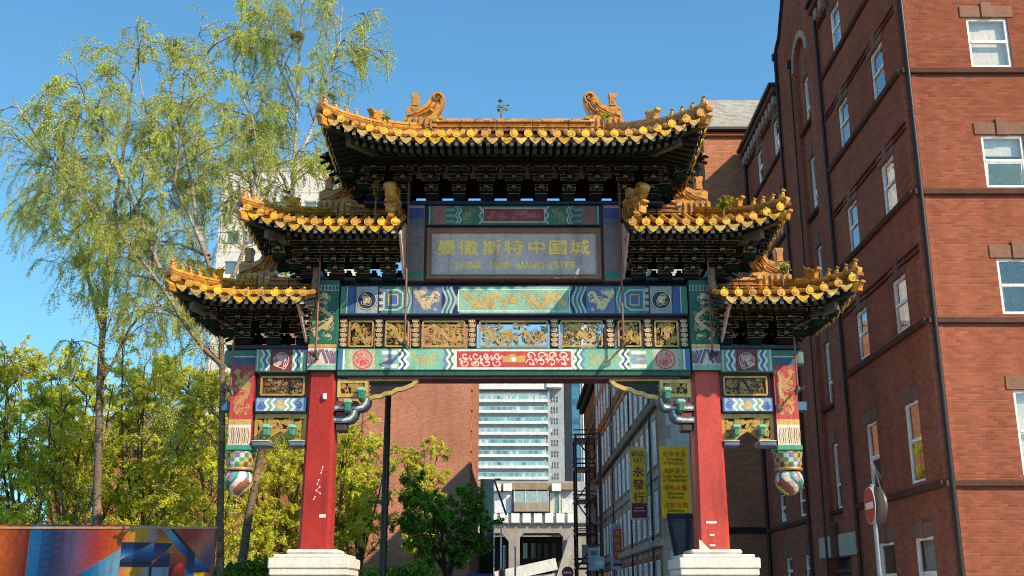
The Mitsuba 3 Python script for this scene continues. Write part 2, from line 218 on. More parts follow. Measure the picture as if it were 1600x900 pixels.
'酒':'7,87 11,93 28,83 29,89 96,89 96,81 74,80 74,69 92,68 92,2 84,2 84,6 40,6 40,2 33,2 32,68 49,69 49,81 28,82 23,76;40,14 84,14 84,24 40,24;40,32 84,32 84,40 67,42 65,61 57,61 54,46 45,37 40,38;72,48 84,48 84,61 73,61;57,69 65,69 65,81 57,81;40,43 48,49 50,61 40,61|5,8 21,40 23,40 28,35 13,5 12,3|3,60 8,66 25,56 20,50',
'樓':'3,30 11,46 17,66 6,68 6,75 18,76 19,95 25,94 26,76 35,75 36,78 41,79 41,88 61,89 62,95 68,95 69,89 90,88 90,79 95,78 95,72 90,71 90,61 69,61 69,58 92,57 92,40 63,39 61,36 96,34 96,28 84,27 77,15 93,8 89,2 68,9 55,4 36,1 33,8 56,12 41,17 47,27 34,28 34,34 52,35 54,39 39,40 39,57 61,57 61,61 41,61 41,71 34,72 34,68 26,67 36,44 31,40 26,49 25,2 18,2 18,44 7,22;69,46 84,46 84,51 69,51;69,68 82,67 82,72 69,72;69,78 82,78 82,82 69,82;53,21 68,17 75,27 56,27;46,46 61,46 61,51 47,51;48,68 61,67 61,72 49,72;48,78 61,78 61,82 49,82',}
# ------------------------------------------------------------------ ground, road, pavements
def sheet(key, x0, x1, y0, y1, z, col, bsdf='ground_mat', k='structure'):
    scene[key] = mikit.ply(([[x0, y0, z], [x1, y0, z], [x1, y1, z], [x0, y1, z]], [[0, 1, 2, 3]]), bsdf, uv=np.tile(pack(col), (4, 1))); labels[key] = {'kind': k}
sheet('ground', -2500, 2500, -300, 3500, -.012, (.30, .27, .235))
sheet('road', -5.6, 5.4, -60, 420, 0, (.20, .185, .165))
for nm, x0, x1 in (('pavement_left', -9.6, -5.6), ('pavement_right', 5.4, 9.75)):
    put(nm, M().box(x0, x1, -60, 240, .0, .125, (.40, .36, .31)), 'ground_mat'); struct(nm)
for nm, x0, x1 in (('kerb_left', -5.6, -5.46), ('kerb_right', 5.26, 5.4)):
    put(nm, M().box(x0, x1, -60, 240, .003, .12, (.30, .29, .27)), 'stone'); struct(nm)
for i, x in enumerate((-5.2, -5.05, 5.0, 4.85)):
    sheet(f'road_marking_{i:03d}' if i else 'road_marking', x, x + .08, -60, 240, .004, (.55, .42, .06))
put('pavement_corner', M().box(-5.44, -1.4, 45, 81, .003, .118, (.38, .35, .30)), 'ground_mat'); struct('pavement_corner')
sheet('lawn', -60, -9.62, 20, 92, .004, (.09, .13, .03))
# ------------------------------------------------------------------ facades and windows
def face(o, ds, n):
    """Frame (a along the wall, b up, c outwards)."""
    return mat(np.asarray(ds, float) / np.linalg.norm(ds), (0, 0, 1), np.asarray(n, float) / np.linalg.norm(n), o)
def wall(parent, F, g, th, bsdf, col, name='wall'):
    m = prism(g, th, col); v, f, c = m.arr(); v[:, 2] -= th
    return put(f'{parent}__{name}', M().add(v, f, c), bsdf, False, F)
def fbox(parent, name, F, a0, a1, b0, b1, c0, c1, col, bsdf='paint', bev=0): return put(f'{parent}__{name}', M().box(a0, a1, b0, b1, c0, c1, col, bev), bsdf, False, F)
def pane(key, F, a0, a1, b0, b1, c, bsdf='pane_glass', col=(.5, .5, .5)):
    v, f = xf(np.array([[a0, b0, c], [a1, b0, c], [a1, b1, c], [a0, b1, c]], float), np.array([[0, 1, 2], [0, 2, 3]]), F); k = unique(key)
    scene[k] = mikit.ply((v, f), bsdf, uv=np.tile(pack(col), (4, 1)))
wr = np.random.default_rng(5)
def sash(parent, F, a0, a1, b0, b1, lintel=True, blind=None, openp=.25, rec=.045, split=.52, fr=(.80, .79, .76), stone=(.24, .165, .14)):
    w = .075; m = M(); bm = b0 + (b1 - b0) * split
    for x0, x1, y0, y1, d in ((a0, a0 + w, b0, b1, 0), (a1 - w, a1, b0, b1, 0), (a0 + w, a1 - w, b0, b0 + w, 0), (a0 + w, a1 - w, b1 - w, b1, 0), (a0 + w, a1 - w, bm - .035, bm + .035, .015)):
        m.box(x0 + .001, x1 - .001, y0 + .001, y1 - .001, -rec - .08, -rec + d, fr)
    k = put(f'{parent}__window', m, 'paint', False, F)
    tilt = wr.uniform(.05, .22) if wr.random() < openp else 0
    pane(f'{k}__pane', F, a0 + w, a1 - w, bm + .035, b1 - w, -rec - .05)
    if tilt:
        G = F @ np.array([[1, 0, 0, 0], [0, 1, 0, bm - .03], [0, 0, 1, -rec - .02], [0, 0, 0, 1.0]]); ct, st = math.cos(tilt), math.sin(tilt)
        G = G @ np.array([[1, 0, 0, 0], [0, ct, -st, 0], [0, st, ct, 0], [0, 0, 0, 1.0]]); h = bm - b0 - .06; q = M()
        G[:3, :3] = G[:3, :3] @ np.diag([1, 1, 1]); 
        for x0, x1, y0, y1 in ((a0 + w, a0 + w + .05, -h, 0), (a1 - w - .05, a1 - w, -h, 0), (a0 + w + .05, a1 - w - .05, -h, -h + .05), (a0 + w + .05, a1 - w - .05, -.05, 0)): q.box(x0, x1, y0, y1, -.03, .02, fr)
        s = put(f'{k}__open_sash', q, 'paint', False, G @ np.diag([1, 1, 1, 1])); pane(f'{k}__pane', G, a0 + w + .05, a1 - w - .05, -h + .05, -.05, 0)
    else: pane(f'{k}__pane', F, a0 + w, a1 - w, b0 + w, bm - .035, -rec - .03)
    if blind is None: blind = wr.choice((0, 0, .35, .6, 1.0))
    if blind: fbox(k, 'blind', F, a0 + .02, a1 - .02, b1 - (b1 - b0) * blind, b1 - .02, -rec - .2, -rec - .18, (.45, .43, .40))
    if lintel:
        am = (a0 + a1) / 2; fbox(k, 'lintel', F, a0 - .16, am - .15, b1 + .002, b1 + .34, -.05, .03, stone, 'stone', .01); fbox(k, 'lintel', F, am + .15, a1 + .16, b1 + .002, b1 + .34, -.05, .03, stone, 'stone', .01)
        fbox(k, 'keystone', F, am - .148, am + .148, b1 - .02, b1 + .44, -.05, .07, stone, 'stone', .015)
    return k
def cut(g, rects): return g.difference(union_all([sbox(a0, b0, a1, b1) for a0, a1, b0, b1 in rects]))
BR, BRD = (.345, .112, .07), (.12, .035, .02)
def right_building():
    B = thing('brick_building', 'long dark red brick building with white sash windows along the right side', 'building')
    F = face((9.8, 0, 0), (.0176, 1, 0), (-1, .0176, 0)); stone = (.23, .13, .10)
    rows = [(4.35, 6.4), (8.3, 9.75), (11.65, 13.1), (15.05, 16.5), (18.35, 19.85)]; W = []
    for a0, a1 in ((27.3, 28.4), (30.75, 31.8), (39.45, 40.45), (42.65, 43.6)):
        for i, (b0, b1) in enumerate(rows): W.append((a0, a1, b0, b1 - (1.0 if i == 0 and a0 > 39 else 0)))
    W += [(39.3, 40.2, 2.0, 2.98), (42.2, 43.2, 2.0, 2.98), (30.2, 31.6, 1.2, 3.0), (27.2, 28.6, 1.2, 3.0)]
    door = (34.4, 37.3, .13, 2.75); EAVE = 21.0
    g = Polygon([(26.1, 0), (45.9, 0), (45.9, EAVE), (39.0, EAVE), (38.9, 22.3), (38.3, 22.5), (36.1, 25.2), (33.9, 22.5), (33.3, 22.3), (33.3, EAVE), (26.1, EAVE)])
    arch_ = sbox(34.85, 3.9, 36.6, 20.2).union(Point(35.725, 20.2).buffer(.875, 12))
    wall(B, F, cut(g, W + [door]).difference(arch_), .38, 'brick', BR)
    C = [(35.15, 36.1, 4.3, 6.4), (35.15, 36.1, 7.65, 9.8), (35.15, 36.1, 11.1, 13.2), (35.15, 36.1, 14.45, 16.5), (35.15, 36.1, 17.7, 19.6)]
    wall(B, F @ mat(o=(0, 0, -.16)), cut(sbox(34.6, 3.9, 36.9, 21.3), C), .22, 'brick', BR, 'recessed_wall')
    for r in W:
        k = sash(B, F, *r, stone=stone, lintel=True)
    F2 = F @ mat(o=(0, 0, -.16))
    for r in C: sash(B, F2, *r, stone=stone, split=.36, rec=.06)
    # pale stone arch over the recess, sill and lintel courses, pipes, cornice
    n = 13
    for i in range(n):
        t0, t1 = math.pi * i / n + .01, math.pi * (i + 1) / n - .01
        q = Polygon([(35.725 + r * math.cos(t), 20.2 + r * math.sin(t)) for r, t in ((.88, t0), (1.13, t0), (1.13, t1), (.88, t1))]); wall(B, F @ mat(o=(0, 0, .05)), q, .2, 'stone', (.42, .30, .27), 'arch_stone')
    for z in (4.14, 8.12, 11.5, 14.9, 18.2):
        for a0, a1 in ((26.1, 33.12), (38.95, 45.9)): fbox(B, 'sill_course', F, a0, a1, z - .07, z + .09, -.03, .1, (.10, .055, .045), 'stone', .02)
        fbox(B, 'sill_course', F, 34.9, 36.55, z + (.0 if z < 5 else -.6), z + (.12 if z < 5 else -.48), -.2, .0, (.10, .055, .045), 'stone', .02)
    for z in (9.95, 13.3, 16.7, 20.05):
        for a0, a1 in ((26.1, 33.12), (38.95, 45.9)):
            for dz in (0, .16): fbox(B, 'brick_course', F, a0, a1, z + dz - .035, z + dz + .035, -.02, .045, (.10, .035, .024), 'stone', .012)
    fbox(B, 'base_course', F, 26.1, 34.3, .12, .6, -.03, .06, (.15, .10, .085), 'stone', .03)
    for a, z1, r in ((33.2, 22.2, .06), (36.85, 20.8, .035), (45.75, 21, .07), (38.95, 22.2, .06)):
        put(f'{B}__drainpipe', M().tube([(a, .15, .09), (a, z1, .09)], r, (.035, .016, .013), 8).box(a - .1, a + .1, z1 - .25, z1, .02, .2, (.03, .015, .012)), 'paint', 50, F)
    for a in np.arange(26.4, 33.1, .62): fbox(B, 'corbel', F, a, a + .3, 20.25, 20.62, -.02, .22, (.36, .27, .24), 'stone', .04)
    for a in np.arange(39.3, 45.8, .62): fbox(B, 'corbel', F, a, a + .3, 20.25, 20.62, -.02, .22, (.36, .27, .24), 'stone', .04)
    for a0, a1 in ((26.1, 33.25), (39.0, 45.9)):
        fbox(B, 'cornice', F, a0, a1, 20.63, 20.85, -.02, .3, (.16, .075, .055), 'stone', .03); fbox(B, 'gutter', F, a0, a1, 20.86, 21.04, -.1, .42, (.03, .026, .024), 'paint', .04)
    cop = [(39.0, 21.1), (38.92, 22.35), (38.3, 22.55), (36.1, 25.25), (33.9, 22.55), (33.28, 22.35), (33.22, 21.1)]
    for p, q in zip(cop[:-1], cop[1:]):
        put(f'{B}__coping', M().bar((p[0], p[1], -.18), (q[0], q[1], -.18), .14, .56, (.055, .04, .036), (0, 0, 1)), 'stone', False, F)
    # doorway
    fbox(B, 'door_lintel', F, 33.62, 37.95, 2.78, 3.46, -.05, .05, (.44, .40, .35), 'stone', .02); fbox(B, 'door_keystone', F, 35.5, 36.1, 2.7, 3.85, -.05, .16, (.13, .07, .055), 'stone', .05)
    k = fbox(B, 'door', F, 34.5, 37.2, .13, 2.3, -.42, -.3, (.02, .022, .03)); fbox(B, 'door_transom', F, 34.4, 37.3, 2.3, 2.42, -.4, -.2, (.05, .03, .025)); pane(f'{B}__fanlight', F, 34.5, 37.2, 2.42, 2.75, -.35, 'facade_glass', (.02, .03, .04))
    # end wall at the corner, other walls, floors behind the glass, roof
    X = 9.8 + .0176 * 26.1; FE = face((X, 26.1, 0), (1, 0, 0), (0, -1, 0)); WE = [(a, a + 1.1, b0, b1) for a in (1.9, 5.4) for b0, b1 in rows]
    wall(B, FE @ mat(o=(0, 0, -.002)), cut(sbox(.38, 0, 12, EAVE), WE), .38, 'brick', (.30, .10, .06), 'end_wall')
    for r in WE: sash(B, FE, *r, stone=stone)
    for z in (4.14, 8.12, 11.5, 14.9, 18.2): fbox(B, 'sill_course', FE, 0, 12, z - .07, z + .09, -.03, .1, (.10, .055, .045), 'stone', .02)
    fbox(B, 'gutter', FE, -.4, 12, 20.86, 21.04, -.1, .42, (.03, .026, .024), 'paint', .04)
    put(f'{B}__drainpipe', M().tube([(.16, .15, .1), (.16, 20.9, .1)], .065, (.02, .016, .015), 8), 'paint', 50, FE)
    fbox(B, 'interior', F, 26.6, 45.7, .1, 20.9, -2.2, -2.1, (.06, .055, .05)); fbox(B, 'interior', FE, 2.2, 11.9, .1, 20.9, -2.0, -1.9, (.06, .055, .05))
    for z in (3.6, 7.3, 10.6, 14.0, 17.3, 20.6): fbox(B, 'interior', F, 26.6, 45.6, z, z + .1, -2.05, -.42, (.25, .24, .22))
    put(f'{B}__roof', M().add(*xf(*boxa(-12.2, .42, 0, 1, 0, 0.02)[:2], np.eye(4)), (.1, .1, .1)) if False else M().box(26.0, 45.9, 21.04, 21.2, -12, -.6, (.05, .05, .055)), 'slate', False, F)
    hr = Polygon([(.1, 21.2), (-6, 24.6), (-12, 21.2)]); v, f, c = prism(hr, 19.6, (.07, .07, .08)).arr(); put(f'{B}__roof', M().add(*xf(v, f, mat((-1 * -1, 0, 0), (0, 0, 1), (0, 1, 0), (0, 0, 0))) , (.07, .07, .08)) if False else M().add(np.stack([11.1 - v[:, 0], 26.2 + v[:, 2], v[:, 1]], 1), f, c), 'slate')
    put(f'{B}__gable_roof', M().add(np.stack([np.concatenate([[10.9] * 3, [16] * 3]), [33.4, 36.1, 38.8] * 2, [21.2, 25.1, 21.2] * 2], 1), np.array([[0, 1, 2], [5, 4, 3], [0, 3, 4], [0, 4, 1], [1, 4, 5], [1, 5, 2], [0, 2, 5], [0, 5, 3]]), (.06, .06, .07)), 'slate')
    # block across the end, facing the camera
    B = thing('brick_building', 'orange brick block with grey slate roof behind the long right hand building', 'building')
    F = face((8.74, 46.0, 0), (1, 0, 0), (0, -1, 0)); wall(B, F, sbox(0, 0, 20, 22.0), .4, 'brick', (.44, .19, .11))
    fbox(B, 'band_course', F, .0, 20, 4.05, 4.3, -.03, .08, (.04, .03, .028), 'stone', .02); fbox(B, 'cornice', F, -.25, 20, 21.75, 21.95, -.03, .16, (.25, .10, .06), 'stone', .03); fbox(B, 'gutter', F, -.35, 20, 21.97, 22.15, -.1, .34, (.035, .03, .03), 'paint', .04)
    put(f'{B}__roof', M().add(np.array([[-.3, 22.15, .3], [20, 22.15, .3], [20, 25.9, -4.8], [.9, 25.9, -4.8], [-.3, 22.15, -12], [20, 22.15, -12]], float), np.array([[0, 1, 2], [0, 2, 3], [0, 3, 4], [3, 2, 5], [3, 5, 4], [0, 4, 5], [0, 5, 1], [1, 5, 2]]), (.27, .265, .235)), 'slate', False, F)
    FL = face((8.74, 0, 0), (0, 1, 0), (-1, 0, 0)); oc = affinity.scale(Point(49.8, 22.0).buffer(.62, 10), 1, 1.25); dw = sbox(47.2, 17.5, 48.3, 20.3).union(Point(47.75, 20.3).buffer(.55, 8))
    gl = sbox(46.05, 0, 53.6, 22.0).union(Polygon([(47.2, 21.99), (52.6, 21.99), (49.9, 24.6)])) 
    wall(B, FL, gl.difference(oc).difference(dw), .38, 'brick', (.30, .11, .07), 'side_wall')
    for nm, o, i in (('round_window', oc, oc.buffer(-.07)), ('arched_window', dw, dw.buffer(-.07))):
        k = wall(B, F=FL @ mat(o=(0, 0, -.15)), g=o.difference(i), th=.06, bsdf='paint', col=(.4, .36, .33), parent=B, name=nm) if False else wall(B, FL @ mat(o=(0, 0, -.15)), o.difference(i), .06, 'paint', (.4, .36, .33), nm)
        wall(k, FL @ mat(o=(0, 0, -.18)), i, .01, 'facade_glass', (.03, .035, .04), 'pane'); wall(k, FL @ mat(o=(0, 0, .04)), o.buffer(.26).difference(o).difference(sbox(40, 0, 60, 17.5)), .1, 'stone', (.30, .22, .2), 'stone_surround')
    put(f'{B}__drainpipe', M().tube([(1.95, .1, .1), (1.95, 21.9, .1)], .07, (.02, .017, .016), 8), 'paint', 50, F)
    fbox(B, 'rear_wall', FL, 46.4, 53.6, 0, 21.9, -8, -7.7, BRD, 'brick')
def stone_building():
    B = thing('stone_warehouse', 'tall weathered stone warehouse with rows of white framed windows beyond the right pillar', 'building')
    X = 8.66; F = face((X, 0, 0), (0, 1, 0), (-1, 0, 0)); st = (.40, .34, .27); floors = [(1.0, 3.6), (5.2, 7.6), (9.2, 11.8), (13.5, 16.2), (17.9, 20.2), (21.2, 22.6)]
    Wn = [(a + .25, a + 1.75, b0, b1) for a in np.arange(65.2, 111, 3.15) for b0, b1 in floors]
    wall(B, F, cut(sbox(64, 0, 112, 23.4), Wn), .4, 'stone', st)
    for a0, a1, b0, b1 in Wn:
        m = M()
        for x0, x1, y0, y1 in ((a0, a0 + .16, b0, b1), (a1 - .16, a1, b0, b1), (a0 + .16, a1 - .16, b0, b0 + .12), (a0 + .16, a1 - .16, b1 - .12, b1), ((a0 + a1) / 2 - .07, (a0 + a1) / 2 + .07, b0 + .12, b1 - .12), (a0 + .16, a1 - .16, b0 + (b1 - b0) * .5 - .05, b0 + (b1 - b0) * .5 + .05)): m.box(x0 + .002, x1 - .002, y0 + .002, y1 - .002, -.12, .03, (.78, .78, .76))
        k = put(f'{B}__window', m, 'paint', False, F); pane(f'{k}__pane', F, a0 + .16, a1 - .16, b0 + .12, b1 - .12, .005, 'gloss', (.40, .41, .41))
    for a in np.arange(64.35, 112, 3.15): fbox(B, 'pilaster', F, a, a + .62, .1, 23.0, -.02, .05, (.34, .28, .21) if int(a) % 2 else (.36, .17, .11), 'stone', .03)
    for z, d, h, c in ((4.3, .3, .45, st), (8.3, .12, .35, st), (12.4, .35, .5, (.24, .19, .14)), (16.9, .1, .55, (.34, .14, .08)), (20.5, .12, .4, st), (23.2, .8, .6, (.17, .13, .1))): fbox(B, 'cornice', F, 63.9, 112, z, z + h, -.02, d, c, 'stone', .08)
    for i, (a0, a1, b0, b1) in enumerate(Wn): fbox(B, 'window_hood', F, a0 - .2, a1 + .2, b1 + .02, b1 + .34, -.02, .07, (.44, .37, .29) if i % 3 else (.34, .15, .09), 'stone', .03); fbox(B, 'window_sill', F, a0 - .15, a1 + .15, b0 - .2, b0 - .02, -.02, .1, (.42, .36, .3), 'stone', .03)
    FG = face((X, 64, 0), (1, 0, 0), (0, -1, 0)); wall(B, FG @ mat(o=(0, 0, -.002)), sbox(.4, 0, 6, 23.4), .4, 'stone', (.54, .54, .55), 'gable_wall')
    lab(f'{B}__gable_wall', 'plain grey rendered gable wall')
    for i in range(28): fbox(B, 'quoin', FG, -.01, .42 + (.28 if i % 2 else 0), .1 + i * .8, .88 + i * .8, -.35, .03, st, 'stone', .03)
    fbox(B, 'roof', F, 64, 112, 23.82, 24.0, -6, .4, (.07, .07, .08), 'slate'); fbox(B, 'rear_wall', F, 64.4, 112, 0, 23.8, -6.2, -6, st, 'stone')
    for a in (66.5, 78, 92): put(f'{B}__drainpipe', M().tube([(a, .1, .26), (a, 23, .26)], .07, (.03, .025, .02), 6), 'paint', 50, F)
    B = thing('brick_building', 'narrow red brick building with heavy dark eaves beyond the stone warehouse', 'building')
    F = face((9.5, 0, 0), (0, 1, 0), (-1, 0, 0)); Wn = [(a, a + 1.5, b0, b1) for a in np.arange(114, 142, 3.4) for b0, b1 in floors]
    wall(B, F, cut(sbox(112.2, 0, 143, 25.4), Wn), .4, 'brick', (.30, .11, .055))
    for a0, a1, b0, b1 in Wn: k = fbox(B, 'window', F, a0, a1, b0, b1, -.2, -.1, (.5, .48, .45)); pane(f'{k}__pane', F, a0 + .12, a1 - .12, b0 + .12, b1 - .12, -.09, 'facade_glass', (.05, .06, .07))
    fbox(B, 'cornice', F, 112.2, 143.4, 24.6, 25.3, -.02, .6, (.07, .05, .04), 'stone', .15); fbox(B, 'cornice', F, 112.2, 143.6, 25.32, 25.9, -.3, .95, (.05, .04, .035), 'stone', .1)
    for z in (4.2, 12.4, 16.9, 20.6): fbox(B, 'string_course', F, 112.2, 143, z, z + .3, -.02, .2, (.25, .17, .12), 'stone', .05)
    FG = face((9.5, 143, 0), (-1, 0, 0), (0, 1, 0)); wall(B, FG, sbox(-8, 0, -.4, 25.4), .4, 'brick', BR, 'rear_wall'); fbox(B, 'roof', F, 112.2, 143, 25.92, 26.1, -8, .3, (.06, .06, .07), 'slate')
def left_buildings():
    B = thing('brick_building', 'large blank orange brick building behind the spring trees on the left of the street', 'building')
    X = -3.62; F = face((-22.5, 94, 0), (1, 0, 0), (0, -1, 0)); L = 22.5 + X; Wn = [(a, a + 1.3, b, b + 1.9) for a in np.arange(1.5, 5, 3.6) for b in (4, 8, 12, 16)]
    wall(B, F, cut(sbox(0, 0, L, 24.5), Wn), .4, 'brick', (.46, .21, .14))
    for r in Wn: k = fbox(B, 'window', F, *r, -.2, -.1, (.6, .58, .55)); pane(f'{k}__pane', F, r[0] + .1, r[1] - .1, r[2] + .1, r[3] - .1, -.09, 'facade_glass', (.06, .08, .09))
    FS = face((X, 94, 0), (0, 1, 0), (1, 0, 0)); Ws = [(a, a + 1.2, b, b + 2) for a in (4, 8, 12, 16, 20) for b in (3, 7.5, 12, 16.5)]
    wall(B, FS @ mat(o=(0, 0, .002)), cut(sbox(.02, 0, 24, 24.5), Ws), .4, 'brick', (.46, .215, .14), 'side_wall')
    for r in Ws: k = fbox(B, 'window', FS, *r, -.2, -.1, (.5, .4, .3)); pane(f'{k}__pane', FS, r[0] + .1, r[1] - .1, r[2] + .1, r[3] - .1, -.09, 'facade_glass', (.05, .06, .07))
    for i in range(26):
        if i % 2: fbox(B, 'brick_pier', FS, 1.0, 2.2, .2 + i * .9, 1.0 + i * .9, -.02, .12, (.50, .22, .11), 'brick')
    fbox(B, 'parapet', F, -.1, L + .1, 24.5, 24.9, -.5, .1, (.3, .25, .2), 'stone', .03); fbox(B, 'roof', F, 0, L, 24.3, 24.48, -24, -.42, (.08, .08, .08), 'slate'); fbox(B, 'rear_wall', F, 0, L - .5, 0, 24.3, -24, -23.7, BRD, 'brick')
    fbox(B, 'brick_seam', F, 9.5, 9.62, 0, 24.4, -.02, .03, (.28, .11, .06), 'stone')
    B = thing('concrete_office_block', 'pale concrete office block with square windows behind the birch branches', 'building')
    F = face((-31.3, 110, 0), (1, 0, 0), (0, -1, 0)); Wn = [(a, a + 1.25, b, b + 1.45) for a in np.arange(.9, 13.4, 1.62) for b in np.arange(4, 43, 3.35)]
    wall(B, F, cut(sbox(0, 0, 14.2, 45.8), Wn), .4, 'stone', (.60, .60, .58))
    for r in Wn: k = fbox(B, 'window', F, *r, -.25, -.16, (.5, .5, .5)); pane(f'{k}__pane', F, r[0] + .08, r[1] - .08, r[2] + .08, r[3] - .08, -.15, 'facade_glass', (.10, .18, .22))
    for b in np.arange(3.1, 46, 3.35): fbox(B, 'cladding_joint', F, 0, 14.2, b, b + .06, -.02, .03, (.42, .42, .4), 'stone')
    FS = face((-17.1, 110, 0), (0, 1, 0), (1, 0, 0)); wall(B, FS, sbox(.4, 0, 12, 45.8), .4, 'stone', (.55, .55, .53), 'side_wall'); wall(B, face((-31.3, 110, 0), (0, 1, 0), (-1, 0, 0)), sbox(.4, 0, 12, 45.8), .4, 'stone', (.55, .55, .53), 'side_wall')
    fbox(B, 'roof', F, 0, 14.2, 45.8, 46.1, -12, .15, (.45, .45, .44), 'stone', .03); fbox(B, 'plant_room', F, 7.5, 13.2, 46.1, 48.2, -9, -2, (.5, .5, .5), 'stone', .05); fbox(B, 'rear_wall', F, 0, 14.2, 0, 45.7, -12, -11.7, (.5, .5, .5), 'stone')
    B = thing('brick_house', 'low brick house with a white gutter pipe mostly hidden by bushes on the far left', 'house')
    F = face((-26, 62, 0), (1, 0, 0), (0, -1, 0)); Wn = [(a, a + 1.0, b, b + 1.5) for a in (1.5, 4.2, 6.9, 9.6) for b in (2.2, 6.0)]
    wall(B, F, cut(sbox(0, 0, 13, 9.6), Wn), .35, 'brick', (.42, .17, .10))
    for r in Wn: sash(B, F, *r, openp=0)
    put(f'{B}__roof', M().add(np.array([[-.4, 9.5, .4], [13.4, 9.5, .4], [13.4, 12.2, -4.5], [-.4, 12.2, -4.5], [-.4, 9.5, -9.4], [13.4, 9.5, -9.4]], float), np.array([[0, 1, 2], [0, 2, 3], [3, 2, 5], [3, 5, 4], [0, 3, 4], [1, 5, 2], [0, 4, 5], [0, 5, 1]]), (.16, .11, .08)), 'slate', False, F)
    put(f'{B}__drainpipe', M().tube([(9.1, .2, .12), (9.1, 9.4, .12)], .09, (.68, .66, .64), 8), 'paint', 50, F); fbox(B, 'rear_wall', F, 0, 13, 0, 9.4, -9, -8.7, BRD, 'brick'); wall(B, face((-13, 62, 0), (0, 1, 0), (1, 0, 0)), sbox(.35, 0, 9, 9.5), .3, 'brick', BR, 'side_wall'); fbox(B, 'interior', F, .4, 12.5, .1, 9.3, -2.2, -2.1, (.06, .055, .05))
def centre_buildings():
    B = thing('white_tower_block', 'tall white slab tower with turquoise balcony bands framed under the gateway', 'tower')
    F = face((-9.3, 300, 0), (1, 0, 0), (0, -1, 0)); Wd = 19.2; P_ = 3.05
    fbox(B, 'core_wall', F, -4, Wd + 4.6, 0, 64, -14, -1.6, (.30, .34, .38), 'stone')
    fbox(B, 'parapet', F, -4, Wd - .2, 56.9, 62, -1.59, .6, (.66, .67, .68)); fbox(B, 'parapet', F, Wd - .25, Wd + 4.0, 57.3, 63, -1.58, 1.3, (.68, .69, .70))
    for a, b in ((-1, -.4), (-.55, -.1)): fbox(B, 'roof_mark', F, a + 1.5, b + 1.5, 58.4, 59.6, .6, .65, (.12, .13, .14))
    g = np.random.default_rng(2)
    for i in range(18):
        z = 53.3 - i * P_
        if z < 3: break
        fbox(B, 'balcony', F, -4, Wd, z, z + .75, -1.58, .5, (.66, .68, .70)); fbox(B, 'glass_band', F, -4, Wd, z + .75, z + 1.85, -1.5, -.1, (.13, .33, .36) if i % 3 else (.18, .38, .40), 'facade_glass')
        fbox(B, 'lintel_band', F, -4, Wd, z + 1.86, z + P_ - .02, -1.58, -.5, (.34, .37, .40), 'stone')
        for a in np.arange(-3.6, Wd, 1.75):
            if g.random() < .75: fbox(B, 'window_blind', F, a, a + g.uniform(.5, 1.3), z + .8, z + 1.8, -.1, -.05, ((.34, .44, .46), (.10, .20, .24), (.42, .50, .5))[g.integers(3)])
        for a in (Wd + 1.0, Wd + 1.75, Wd + 2.5):
            for h in (.2, 1.15): fbox(B, 'slot_window', F, a, a + .38, z + h, z + h + .75, -1.6, -1.5, (.06, .07, .08), 'facade_glass')
    fbox(B, 'side_pier', F, Wd, Wd + .5, 0, 57, -1.6, .0, (.36, .39, .42), 'stone')
    B = thing('dark_glass_tower', 'narrow dark blue glass tower beside the white slab tower', 'tower')
    F = face((15.05, 310, 0), (1, 0, 0), (0, -1, 0)); fbox(B, 'wall', F, 0, 2.1, 27.6, 80, -6, 0, (.012, .018, .035)); fbox(B, 'glazing', F, 2.1, 4.5, 0, 80, -6, -.2, (.04, .16, .26), 'facade_glass')
    for z in np.arange(4, 80, 5.6): fbox(B, 'floor_band', F, 2.1, 4.5, z, z + 1.5, -.2, -.05, (.03, .09, .16), 'facade_glass')
    fbox(B, 'fin', F, 4.5, 5.2, 0, 80, -6, .1, (.30, .36, .42)); fbox(B, 'fin', F, 5.2, 5.6, 0, 80, -6, .5, (.70, .72, .74)); fbox(B, 'fin', F, 5.6, 9.2, 0, 80, -6, 0, (.36, .42, .48))
    B = thing('concrete_podium', 'raised white and grey concrete podium bridging the end of the street', 'building')
    F = face((0, 240, 0), (1, 0, 0), (0, -1, 0)); con = (.27, .25, .235)
    und = union_all([sbox(1.7, 0, 11.0, 14.5).intersection(Polygon([(.6, 0), (.6, 12.4), (2.6, 14.5), (10.2, 14.5), (11.8, 13.0), (8.8, 0)])), Polygon([(-8, 0), (-8, 14.5), (-2.2, 14.5), (-.7, 12.8), (-.7, 0)])])
    wall(B, F, sbox(-10, 0, 17, 16.5).difference(und), 6, 'stone', con)
    fbox(B, 'deck_edge', F, -10, 17, 16.4, 16.9, -6, .6, con, 'stone', .1)
    for a in np.arange(-5.0, 14, 2.42): fbox(B, 'white_panel', F, a, a + 1.75, 16.6, 18.6, -.2, 1.2, (.74, .74, .74), 'paint', .05); fbox(B, 'panel_post', F, a + 1.8, a + 2.38, 16.6, 18.5, -.2, .4, (.34, .33, .32), 'stone')
    fbox(B, 'upper_wall', F, -10, 17, 16.9, 25.6, -5.9, -1.0, (.36, .38, .42), 'stone')
    fbox(B, 'upper_slab', F, -10, 13.5, 23.6, 25.2, -.98, .8, (.25, .20, .15), 'stone', .08)
    for a, b in ((-4.2, -2.4), (-1.9, .0), (8.6, 10.6)): fbox(B, 'white_block', F, a, b, 23.3, 24.9, .8, 1.6, (.72, .72, .72), 'paint', .05)
    fbox(B, 'oriel', F, .4, 8.0, 18.9, 20.9, -.98, 1.6, (.27, .24, .20), 'stone', .08); fbox(B, 'oriel_glazing', F, .6, 7.8, 20.9, 23.3, -.98, 1.2, (.24, .32, .33), 'facade_glass')
    for a in (.4, 2.85, 5.3, 7.7): fbox(B, 'oriel_mullion', F, a, a + .2, 20.9, 23.4, 1.2, 1.35, (.55, .56, .55))
